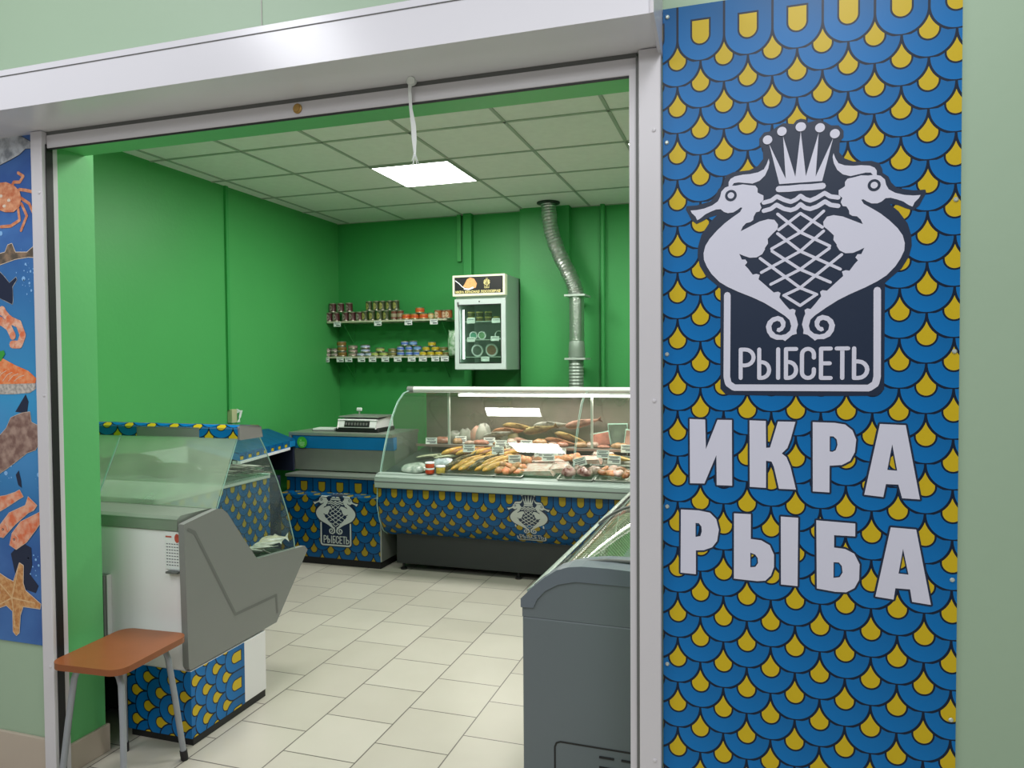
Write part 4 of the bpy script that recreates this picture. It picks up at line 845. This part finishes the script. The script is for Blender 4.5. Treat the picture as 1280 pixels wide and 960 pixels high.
# ------------------------------------------------------------------ freezer on the right
AF=math.radians(-1.2)
fr=thing('chest_freezer','slate-grey chest freezer with curved sliding glass lid at the right of the opening','chest freezer',(-.745,2.43,0),AF)
Lf=2.3;W_=.80
xz=lambda p,q,a:(p,a,q)
MB().box(0,W_,.02,Lf,.06,.70).box(.0,W_,0,.03,.06,.70).build('cabinet',M['freezer_body'],fr,bevel=.006)
cap=[(-.004,.733),(-.004,.763),(.045,.812),(.085,.845),(.125,.872),(.165,.886),(.21,.892),(.30,.893),(.38,.890),(W_+.004,.885),(W_+.004,.828),(.38,.838),(.19,.838),(.13,.823),(.085,.798),(.055,.765),(.042,.735)]
MB().prism(cap,-.006,.085,xz).build('end_cap',M['freezer'],fr,bevel=.004)
low=[(.042,.735),(.055,.765),(.085,.798),(.13,.823),(.19,.838),(.38,.838),(W_,.828),(W_,.70),(0,.70),(0,.733)]
MB().prism(low,.0,.03,xz).build('end_infill',M['freezer_body'],fr)
MB().prism(cap,Lf-.08,Lf+.006,xz).build('end_cap',M['freezer'],fr,bevel=.004)
MB().prism([(-.006,.715),(-.006,.768),(.02,.785),(.03,.775),(.03,.715)],.08,Lf-.08,xz).build('front_rail',M['alu'],fr,bevel=.003)
MB().prism([(W_-.05,.72),(W_-.05,.875),(W_+.004,.875),(W_+.004,.72)],.08,Lf-.08,xz).build('rear_rail',M['alu'],fr,bevel=.003)
lid=[(.022,.782),(.06,.815),(.10,.843),(.15,.868),(.20,.882),(.28,.893),(.38,.895),(.5,.89),(.62,.882),(W_-.05,.872)]
m_lid=glass('freezer lid glass',tint=(.9,.95,.9,1),haze=.06,refl=1.2,hazecol=(.6,.55,.5,1))
for i,(a0,a1,dz) in enumerate(((.085,1.15,0),(1.10,Lf-.085,-.012))):
    g_=MB().sheet([(p,q+dz) for p,q in lid],a0,a1,xz).build('sliding_lid',m_lid,fr,smooth=60)
    b=MB()
    for a in (a0,a1): b.tube([(p,a,q+dz+.002) for p,q in lid],.007,8)
    b.build('lid_frame',M['greyd'],g_,smooth=50)
hp=[(p,q) for p,q in lid[1:7]]
MB().sheet([(p,q+.006) for p,q in hp],.085,.135,xz).build('lid_handle',M['freezer'],fr,smooth=60)
MB().tube([(.045,.15,.795),(.045,Lf-.15,.795)],.004,8).tube([(.06,.15,.80),(.06,Lf-.15,.80)],.003,8).build('inner_seal',M['black'],fr)
m_lin=mat('pale green liner',(.36,.46,.30,1),.5,var=.1,scale=10)
b=MB();n=60
for k in range(n):
    a=.10+(Lf-.2)*k/n
    b.prism([(.045,.765),(.12,.775),(.19,.70),(.20,.60),(.19,.60),(.15,.70),(.10,.755)],a,a+.018,xz)
b.box(.03,W_-.05,.09,Lf-.09,.60,.605);b.sheet([(.03,.76),(.11,.765),(.18,.69),(.185,.60)],.09,Lf-.09,xz)
b.box(.03,W_-.05,.088,.095,.60,.80);b.build('liner_basket',m_lin,fr)
for k in range(14):
    x=.26+.16*(k%3);y=.25+.2*(k//3)
    p=Matrix.Rotation(AF,4,'Z')@Vector((x,y,0))
    blob('frozen_pack','frosted yellowish pack of frozen seafood inside the chest freezer','frozen pack','frozen packs in the chest freezer',skin('frozen %d'%k,(.55,.48,.26,1),(.5,.3,.14,1) if k%2 else (.5,.55,.5,1),15),(-.745+p.x,2.43+p.y,.606),.15,.19,.10,200+k,tilt=0)
b=MB();vx0,vx1=.115,.62
R_=.02;P=[(vx0,.02+.06),(vx0,.26),(vx0+.006,.274),(vx0+R_,.28),(vx1,.28)]
b.stroke([(p,q) for p,q in P],.006,lambda x,z:(x,-.0015,z),0,seg=6);b.build('vent_outline',M['black'],fr)
b=MB()
for r in range(4):
    for c in range(5): b.box(.27+c*.075,.32+c*.075,-.004,.001,.247-.035*r,.253-.035*r)
b.build('vent_slots',M['black'],fr)
# ------------------------------------------------------------------ wall shelves and cans
def shelf(z,lab,zb):
    t=thing('wall_shelf',lab,'shelf',(-3.25,6.33,z),world=True)
    MB().box(-3.85,-2.61,6.22,YB-.001,z-.016,z).build('board',mat('pale board',(.50,.50,.36,1),.5),t,bevel=.002)
    for x in (-3.70,-2.68):
        MB().box(x-.012,x+.012,YB-.006,YB-.001,z-.24,z-.016).box(x-.012,x+.012,6.24,YB-.001,z-.021,z-.016).tube([(x,6.27,z-.02),(x,YB-.006,z-.20)],.006,6).build('bracket',M['wall_dark'],t)
    return t
Z1,Z2=1.992,1.655
shelf(Z1,'upper pale wall shelf with tall cans on the green back wall',0);shelf(Z2,'lower pale wall shelf with flat tins on the green back wall',0)
def can(kind,r,h,body,face=None,cap_=None):
    b=MB();m0=mat(kind+' metal',(.38,.36,.28,1),.3,metal=.7)
    prof=[(r*.9,0),(r,.002),(r,.007),(r*.985,.009),(r*.985,h-.009),(r,h-.007),(r,h-.002),(r*.9,h)]
    b.lathe(prof,18,mis=[0,0,0,1,0,0,0,0])
    if face:  # curved front label patch (oval or band)
        fc,kind2=face;n=10
        if kind2=='oval':
            P=[]
            for k in range(16):
                a=2*PI*k/16;th=.75*math.cos(a);P.append((math.sin(th)*(r+.0006),-math.cos(th)*(r+.0006),h*.47+h*.34*math.sin(a)))
            c=(0,-(r+.0016),h*.47);o_=len(b.v);b.v+=P+[c]
            for k in range(16): b.face([o_+k,o_+(k+1)%16,o_+16],2)
        else:
            b.lathe([(r+.0004,h*.30),(r+.0008,h*.34),(r+.0008,h*.62),(r+.0004,h*.66)],18,mis=[2,2,2,2])
    return b,[m0,body,mat(kind+' label',face[0],.5) if face else m0]
groups={}
def put_can(kind,x,z,label,group,y=6.27,cat='can'):
    if kind not in groups:
        spec=CANS[kind];b,ms=can(kind,*spec);o=b.build('food_can' if spec[1]>.045 else 'flat_tin',ms,smooth=40);groups[kind]=o
    else:
        s=groups[kind];o=s.copy();COL.objects.link(o)
    o.location=(x,y,z);o.rotation_euler=(0,0,math.radians(-20)+random.uniform(-.1,.1));tag(o,label,'can',group);return o
mm=lambda n,c,v=.3,s=60:mat(n,c,.4,var=v,scale=s)
CANS=dict(
 darkoval=(.035,.088,mm('dark red tin',(.08,.018,.02,1)),((.32,.28,.24,1),'oval')),
 greentall=(.032,.092,mm('dark green tin',(.045,.06,.02,1)),((.36,.33,.10,1),'oval')),
 redtall=(.032,.09,mm('maroon tin',(.16,.05,.03,1)),((.3,.25,.16,1),'band')),
 orange=(.042,.055,mm('orange tin',(.62,.20,.03,1)),((.55,.08,.02,1),'band')),
 yellowjar=(.028,.058,mm('yellow jar',(.60,.42,.14,1)),((.6,.5,.3,1),'band')),
 brownjar=(.034,.082,mm('brown jar',(.32,.10,.03,1)),((.6,.45,.3,1),'oval')),
 floral=(.043,.04,mm('black patterned tin',(.02,.02,.018,1),.3,80),((.45,.36,.34,1),'band')),
 brown=(.045,.048,mm('copper tin',(.30,.13,.04,1)),((.20,.12,.02,1),'band')),
 grey=(.045,.035,mm('grey tin',(.30,.30,.26,1)),((.35,.25,.22,1),'band')),
 blue=(.045,.036,mm('blue tin',(.05,.13,.50,1)),((.5,.55,.7,1),'band')),
 olive=(.042,.040,mm('olive tin',(.24,.32,.06,1)),((.4,.45,.12,1),'band')),
 yolive=(.042,.036,mm('yellow-green tin',(.35,.33,.04,1)),((.12,.1,.03,1),'band')),
 bluewhite=(.036,.046,mm('blue and white tin',(.32,.40,.55,1),.3),((.08,.16,.5,1),'band')),
 bluetall=(.038,.046,mm('bright blue tin',(.04,.14,.45,1)),((.2,.35,.6,1),'band')),
 yellow=(.037,.042,mm('yellow tin',(.62,.50,.02,1)),((.5,.36,.02,1),'band')),
)
ux=lambda u:-3.883+(u-92)*(-2.586+3.883)/(1208-92)  # along the shelf
r1=[118,183,272,335,400]
for i,u in enumerate(r1): put_can('darkoval',ux(u),Z1+.001,'dark red can with pale oval label in the lower row, left end of upper shelf','dark oval-label cans, lower row')
for i,u in enumerate([148,222,300]): put_can('darkoval',ux(u),Z1+.0895,'dark red can with pale oval label stacked on top at the left of upper shelf','dark oval-label cans, top row',y=6.28)
for u in [452,517,585,645]: put_can('greentall',ux(u),Z1+.001,'dark green can with gold label in the lower row, middle of upper shelf','green-gold cans, lower row')
for u in [712,770]: put_can('redtall',ux(u),Z1+.001,'maroon can with pale band between green cans and orange tins','maroon cans on the upper shelf')
for u in [485,550,605,668,700-2+30]: put_can('greentall',ux(u),Z1+.0935,'dark green can with gold label stacked on top in the middle of upper shelf','green-gold cans, top row',y=6.28)
for u in [822,897,975]: put_can('orange',ux(u),Z1+.001,'orange flat tin in the lower row of the upper shelf','orange tins, lower row')
put_can('orange',ux(942),Z1+.0565,'orange flat tin on top of the other orange tins',None)
put_can('yellowjar',ux(1038),Z1+.001,'small yellow jar right of the orange tins on the upper shelf',None)
for u in [1100,1145,1190]: put_can('brownjar' ,ux(u),Z1+.001,'brown jar with pale label at the right end of the upper shelf','brown jars at the right end',y=6.27+.04*(u==1145))
B=Z2+.001
for u,l in ((100,0),(170,0),(100,1),(170,1)): put_can('floral',ux(u),B+.041*l,'black patterned flat tin in the stacks at the left end of the lower shelf','black patterned tins')
for l in range(3): put_can('brown',ux(238-4*l),B+.049*l,['copper-coloured tin at the bottom of its stack of three','copper-coloured tin in the middle of its stack of three','copper-coloured tin on top of its stack of three'][l],None)
for l in range(3): put_can('grey',ux(335),B+.036*l,['grey tin at the bottom of its stack on the lower shelf','grey tin in the middle of its stack on the lower shelf','grey tin on top of its stack on the lower shelf'][l],None)
for u in (415,490): put_can('blue',ux(u),B,'blue flat tin in the bottom row of the small blue pyramid','blue tins, bottom row')
for l in (1,2): put_can('blue',ux(450),B+.037*l,['blue flat tin in the middle of the small blue pyramid','blue flat tin topping the small blue pyramid'][l-1],None)
for u in (540,618): put_can('olive',ux(u),B,'olive-green tin in the bottom row of the green pyramid','olive tins, bottom row')
put_can('olive',ux(585),B+.041,'olive-green tin topping the green pyramid',None)
for l in (0,1): put_can('yolive',ux(697),B+.037*l,['yellow-green tin under another, right of the green pyramid','yellow-green tin on top of its stack, right of the green pyramid'][l],None)
for u in (770,845): 
    for l in (0,1): put_can('bluewhite',ux(u),B+.047*l,'blue and white tin in the two lower layers of the mixed blue stack','blue and white tins, lower layers')
put_can('bluewhite',ux(805),B+.094,'blue and white tin on the top layer of the mixed blue stack',None)
put_can('bluetall',ux(880),B+.094,'bright blue tin on the top layer of the mixed blue stack',None)
put_can('bluewhite',ux(915),B,'pale tin at the bottom right of the mixed blue stack, under a bright blue one',None)
put_can('bluetall',ux(918),B+.047,'bright blue tin in the middle layer at the right of the mixed stack',None)
for u in (968,1037,1105): put_can('yellow',ux(u),B,'yellow tin in the bottom row of the yellow pyramid','yellow tins, bottom row')
for u in (995,1073): put_can('yellow',ux(u),B+.043,'yellow tin in the second row of the yellow pyramid','yellow tins, second row')
put_can('yellow',ux(1043),B+.086,'yellow tin topping the yellow pyramid',None)
put_can('yolive',ux(1140),B+.043,'yellow-green tin on the right flank of the yellow pyramid',None,y=6.28);put_can('yolive',ux(1150),B,'yellow-green tin standing under the right flank of the yellow pyramid',None,y=6.30)
def stag(u,z,label,group,T=[None]):
    if T[0] is None:
        o=thing('shelf_price_tag','x','price tag');b=MB();b.box(-.038,.038,-.001,.001,-.045,0);b.build('card',M['tag'],o)
        b=MB();b.box(-.03,.03,-.0018,-.0011,-.012,-.007).box(-.028,.01,-.0018,-.0011,-.022,-.018).box(-.01,.03,-.0018,-.0011,-.038,-.028);b.build('card_print',M['ink'],o);T[0]=o
    else:o=dup(T[0],(0,0,0))
    o.location=(ux(u),6.215,z);o['label']=label;o['group']=group
for u in (220,592,862,1082): stag(u,Z1-.006,'white price card hanging on the edge of the upper wall shelf','price cards on the upper shelf edge')
for u in (110,243,322,440,540,655,765,888,985,1092,1172): stag(u,Z2-.006,'white price card hanging on the edge of the lower wall shelf','price cards on the lower shelf edge')
# green and white bag
b=MB();n=16
lv=[(.85,0,.04),(1,.02,.055),(1.02,.08,.06),(.95,.15,.05),(.8,.20,.03),(.9,.225,.012)]
for j,(rx,z,dp) in enumerate(lv):
    o_=len(b.v)
    for i in range(n):
        a=2*PI*i/n;b.v.append((.052*rx*math.cos(a)*(1+.05*math.sin(3*a+j)),dp*math.sin(a)*.8,z+.006*math.sin(4*a)))
    if j:
        for i in range(n): b.face([o_-n+i,o_-n+(i+1)%n,o_+(i+1)%n,o_+i])
b.face(range(n-1,-1,-1));b.face(range(5*n,6*n))
o=b.build('snack_bag',skin('green white bag',(.10,.30,.10,1),(.5,.62,.5,1),30,.3),smooth=60);o.location=(-2.555,6.25,Z2+.002);tag(o,'crinkled green and white bag between the lower shelf and the wall fridge','bag')
# ------------------------------------------------------------------ wall fridge
fg_=thing('wall_fridge','small white glass-door fridge with lit caviar sign mounted on the back wall','refrigerator',(-2.22,6.2,1.52),world=True)
x0,x1,yf=-2.44,-1.972,6.03
m_fr=mat('pale grey enamel',(.42,.52,.46,1),.35,var=.03)
b=MB();b.box(x0,x0+.02,yf,YB-.005,1.525,2.16).box(x1-.02,x1,yf,YB-.005,1.525,2.345).box(x0+.02,x1-.02,yf,YB-.005,1.525,1.55).box(x0+.02,x1-.02,yf,YB-.005,2.14,2.165).box(x0+.02,x1-.02,YB-.03,YB-.006,1.55,2.335).box(x0,x1-.0205,yf+.02,YB-.03,2.166,2.335)
b.build('cabinet',m_fr,fg_,bevel=.003)
b=MB();yd=yf-.03
for a in ((x0,x0+.045,1.53,2.14),(x1-.045,x1,1.53,2.14),(x0+.045,x1-.045,1.53,1.585),(x0+.045,x1-.045,2.09,2.14)): b.box(a[0],a[1],yd,yf-.002,a[2],a[3])
d_=b.build('door',mat('pale door frame',(.55,.62,.60,1),.35),fg_,bevel=.002)
MB().box(x0+.045,x1-.045,yd+.008,yd+.012,1.585,2.09).build('door_glass',M['glass'],d_)
b=MB()
b.box(x0+.040,x0+.045,yd-.002,yd,1.585,2.09).box(x1-.045,x1-.040,yd-.002,yd,1.585,2.09).box(x0+.04,x1-.04,yd-.002,yd,2.085,2.092).box(x0+.04,x1-.04,yd-.002,yd,1.582,1.588);b.build('gasket',M['black'],d_)
MB().box(x0+.03,x0+.04,yd-.015,yd,2.075,2.115).build('door_handle',M['greyd'],d_)
MB().lathe([(.006,0),(.006,.004)],10,M=Matrix.Translation((x0+.23,yd,2.115))@Matrix.Rotation(PI/2,4,'X')).build('lock',M['black'],d_)
MB().box(x0+.055,x0+.068,yf+.02,yf+.03,1.62,2.05).build('light_strip',emis('fridge strip',(.9,1,.95,1),7),fg_)
b=MB()
for z in (1.95,1.79,1.64): b.box(x0+.06,x1-.02,yf+.02,YB-.04,z-.006,z);
b.build('fridge_shelves',M['alu'],fg_)
# sign
MB().box(x0-.012,x1+.002,yf-.045,yf+.02,2.165,2.345).build('sign_box',mat('cream sign frame',(.75,.74,.55,1),.4,emit=.25),fg_,bevel=.003)
sy=yf-.0455
f_=lambda k:(lambda x,z:(x,sy-.0008*k,z))
MB().box(x0+.008,x1-.018,sy-.0004,sy,2.185,2.328).build('sign_face',M['black'],fg_)
b=MB();b.poly([(-2.355,2.245),(-2.335,2.275),(-2.315,2.310),(-2.285,2.322),(-2.25,2.312),(-2.225,2.27),(-2.235,2.235),(-2.28,2.225),(-2.32,2.235)],fn=f_(1),mi=0)
b.build('caviar_print',mat('caviar print',(.80,.33,.13,1),.4,var=.4,scale=90,emit=.35),fg_)
b=MB();b.stroke([(-2.425,2.300),(-2.39,2.275),(-2.36,2.245),(-2.33,2.228)],.007,f_(1.5),0);b.stroke([(-2.34,2.228),(-2.30,2.222),(-2.26,2.235)],.014,f_(1.5),0);b.build('spoon_print',mat('spoon print',(.75,.75,.8,1),.4,emit=.3),fg_)
gold=mat('gold print',(.70,.60,.25,1),.4,emit=.35)
b=MB();emblem('sign_emblem',fg_,lambda x,z,l:(-2.135+x*.115,sy-.0003-l,2.225+z*.125),white=gold,navy=M['black'],d=.0004)
def text(s,size,loc,m,parent,name='lettering',width=None,bold=.0):
    cu=bpy.data.curves.new(name,'FONT');cu.body=s;cu.size=size;cu.offset=bold
    tmp=bpy.data.objects.new('tmp',cu);COL.objects.link(tmp);dg=bpy.context.evaluated_depsgraph_get();dg.update()
    me=bpy.data.meshes.new_from_object(tmp.evaluated_get(dg));bpy.data.objects.remove(tmp)
    xs=[v.co.x for v in me.vertices] or [0,1];k=(width/(max(xs)-min(xs))) if width else 1
    for v in me.vertices: v.co=Vector(((v.co.x-min(xs))*k,0,v.co.y))
    me.materials.clear();me.materials.append(m)
    o=bpy.data.objects.new(name,me);COL.objects.link(o);o.parent=parent
    if parent.get('abs'): o.matrix_parent_inverse=Matrix.LocRotScale(parent.location,parent.rotation_euler,None).inverted()
    o.location=loc;return o
text('ИКРА КРАСНАЯ ЛОСОСЕВАЯ',.028,(x0+.018,sy-.0012,2.19),gold,fg_,width=.41,bold=.001)
# fridge contents
J=None
for k in range(7):
    x=-2.345+.08*(k%4);z=1.951+(.046 if k>3 else 0)
    b=MB();b.lathe([(.030,0),(.033,.003),(.033,.028),(.030,.030)],14,mis=[0,0,0]);b.lathe([(.034,.030),(.034,.040),(.032,.042)],14,mis=[1,1])
    if J is None: 
        J=b.build('caviar_jar',[mat('dark jar',(.12,.10,.03,1),.2),mat('gold lid',(.6,.5,.15,1),.3)],smooth=40)
        o=J
    else: o=J.copy();COL.objects.link(o)
    o.location=(x,6.16,z);tag(o,'dark caviar jar with gold lid on the top shelf of the wall fridge','jar','caviar jars in the wall fridge')
def upright_tub(x,z,r,c1_,c2_,lab):
    t=thing('plastic_tub',lab,'tub',(x,6.16,z+r))
    Mx=Matrix.Rotation(PI/2+.15,4,'X')
    MB().lathe([(r*.8,-.03),(r*.95,0)],18,M=Mx).build('tub_body',mat(lab[:12]+' body',c1_,.3),t,smooth=40)
    MB().lathe([(r,0),(r,.006),(r*.9,.008)],18,M=Mx).build('lid',M['tag'],t,smooth=40)
    MB().lathe([(r*.75,.0085),(r*.7,.009)],18,M=Mx).build('lid_label',mat(lab[:12]+' label',c2_,.4,var=.4,scale=60),t)
upright_tub(-2.325,1.792,.038,(.4,.5,.4,1),(.08,.3,.2,1),'small round tub with green lid, left on the middle shelf of the wall fridge')
upright_tub(-2.245,1.792,.038,(.4,.5,.4,1),(.16,.3,.16,1),'small round tub with dull green lid, second on the middle fridge shelf')
upright_tub(-2.085,1.792,.040,(.1,.1,.08,1),(.05,.08,.06,1),'dark round tub at the right of the middle fridge shelf')
upright_tub(-2.29,1.642,.055,(.5,.12,.06,1),(.1,.12,.1,1),'large round tub with white lid, left on the bottom shelf of the wall fridge')
upright_tub(-2.155,1.642,.058,(.5,.12,.06,1),(.32,.15,.1,1),'large round tub with brown label, right on the bottom shelf of the wall fridge')
for k,(x,z,h) in enumerate(((-2.30,1.93,.05),(-2.07,1.93,.04),(-2.30,1.77,.04),(-2.08,1.775,.04),(-2.17,1.60,.04))):
    o=MB().box(x-.04,x+.035,6.035,6.037,z,z+h).box(x-.03,x+.025,6.0335,6.0349,z+h*.6,z+h*.7,1).build('fridge_price_card',[M['tag'],M['ink']]);tag(o,'white price card on a shelf edge inside the wall fridge','price tag','price cards inside the wall fridge')
# ------------------------------------------------------------------ duct
dt=thing('ventilation_duct','silver corrugated ventilation duct snaking from ceiling down the back wall','duct',(-1.4,6.2,1.2),world=True)
dp=[(-1.64,6.19,2.97),(-1.635,6.19,2.88),(-1.622,6.19,2.75),(-1.59,6.19,2.63),(-1.54,6.19,2.50),(-1.48,6.195,2.38),(-1.435,6.20,2.28),(-1.408,6.20,2.20),(-1.40,6.21,2.15)]
def smooth_path(P,n):
    out=[]
    for i in range(len(P)-1):
        p0,p1_,p2_,p3=[Vector(P[max(0,min(len(P)-1,j))]) for j in (i-1,i,i+1,i+2)]
        for k in range(n):
            t_=k/n;out.append(.5*((2*p1_)+(p2_-p0)*t_+(2*p0-5*p1_+4*p2_-p3)*t_*t_+(3*p1_-p0-3*p2_+p3)*t_**3))
    out.append(Vector(P[-1]));return out
sp=smooth_path(dp,9)
MB().tube(sp,[.061+.0065*(k%2)+.002*math.sin(k*.7) for k in range(len(sp))],20).build('flexible_hose',M['foil'],dt)
zz=[2.15-.02*k for k in range(20)]
MB().tube([(-1.40,6.21,z) for z in zz],[.064+.0012*(k%2) for k in range(20)],20).build('straight_pipe',M['foil'],dt,smooth=40)
MB().lathe([(.068,1.63),(.074,1.64),(.066,1.75),(.062,1.77)][::1],20,c=(-1.40,6.21,0)).build('reducer',mat('grey reducer',(.34,.40,.35,1),.4,metal=.5),dt,smooth=50)
MB().tube([(-1.405,6.21,1.635-.014*k) for k in range(26)],[.061+.005*(k%2) for k in range(26)],20).build('lower_hose',mat('grey corrugated hose',(.30,.36,.31,1),.4,metal=.4),dt,smooth=20)
for z in (2.155,1.615):
    b=MB();b.lathe([(.074,z-.010),(.079,z-.008),(.079,z+.008),(.074,z+.010)],20,c=(-1.40,6.21,0));b.box(-1.49,-1.31,6.13,6.36,z-.008,z+.008);b.build('clamp_band',M['alu'],dt)
b=MB();b.lathe([(.066,2.944),(.10,2.952),(.10,2.962)],20,c=(-1.64,6.19,0));b.build('ceiling_collar',M['dark'],dt)
# ------------------------------------------------------------------ wall switch
sw=thing('wall_socket','cream electrical box with dangling white wires on the left wall','socket',(XL,4.83,1.15),world=True)
MB().box(XL+.001,XL+.045,4.79,4.85,1.13,1.235).build('box',mat('olive cream plastic',(.45,.46,.26,1),.5),sw,bevel=.004)
b=MB()
for k in range(4): b.tube([(XL+.03,4.865,1.235-.01*k),(XL+.04,4.895+.008*k,1.22),(XL+.035,4.885+.006*k,1.17),(XL+.03,4.90-.01*k,1.13)],.003,6)
b.build('wires',M['tag'],sw)
# ------------------------------------------------------------------ lights
def area(name,loc,rot,size,power,col=(1,1,1),sy=None):
    l=bpy.data.lights.new(name,'AREA');l.energy=power;l.size=size;l.color=col
    if sy:l.shape='RECTANGLE';l.size_y=sy
    o=bpy.data.objects.new(name,l);o.location=loc;o.rotation_euler=rot;COL.objects.link(o);return o
area('shop_lamp_light',(cx+.3,cy+.9,H-.03),(0,0,0),.56,28,(1,.99,.94))
area('shop_lamp_light',(cx+2.1,cy+.9,H-.03),(0,0,0),.56,22,(1,.99,.94))
area('shop_lamp_light',(cx+.3,3.1,H-.03),(0,0,0),.56,28,(1,.99,.94))
area('shop_lamp_light',(cx+2.1,3.1,H-.03),(0,0,0),.56,28,(1,.99,.94))
area('case_light',(-1.1,5.63,1.31),(math.radians(-10),0,0),2.4,12,(1,.86,.76),.04)
area('hall_light',(-2.6,.3,3.7),(math.radians(18),0,0),.5,36,(.95,.97,1),1.6)
area('hall_light',(.4,.3,3.7),(math.radians(18),0,0),.5,34,(.95,.97,1),1.6)
area('hall_light',(-1.0,-1.8,3.6),(math.radians(25),0,0),3.0,46,(.96,.98,1),.6)
w=bpy.data.worlds.new('World');S.world=w;w.use_nodes=True;bg=w.node_tree.nodes['Background'];bg.inputs[0].default_value=(.82,.82,.80,1);bg.inputs[1].default_value=.33
# ------------------------------------------------------------------ camera
cam=bpy.data.cameras.new('Camera');co=bpy.data.objects.new('Camera',cam);COL.objects.link(co);S.camera=co
cam.sensor_width=36;cam.lens=36*923.0/1280;cam.clip_start=.05
r=Vector((0.95251865,0.30440715,-0.00667194));u=Vector((-0.00198272,0.02811322,0.99960278));f=Vector((-0.30447381,0.95212706,-0.02738192))
co.matrix_world=Matrix(((r.x,u.x,-f.x,0),(r.y,u.y,-f.y,0),(r.z,u.z,-f.z,1.5763),(0,0,0,1)))
S.view_settings.view_transform='Standard';S.view_settings.look='None';S.view_settings.exposure=0
S.cycles.max_bounces=8;S.cycles.transparent_max_bounces=16;S.cycles.caustics_reflective=False;S.cycles.caustics_refractive=False
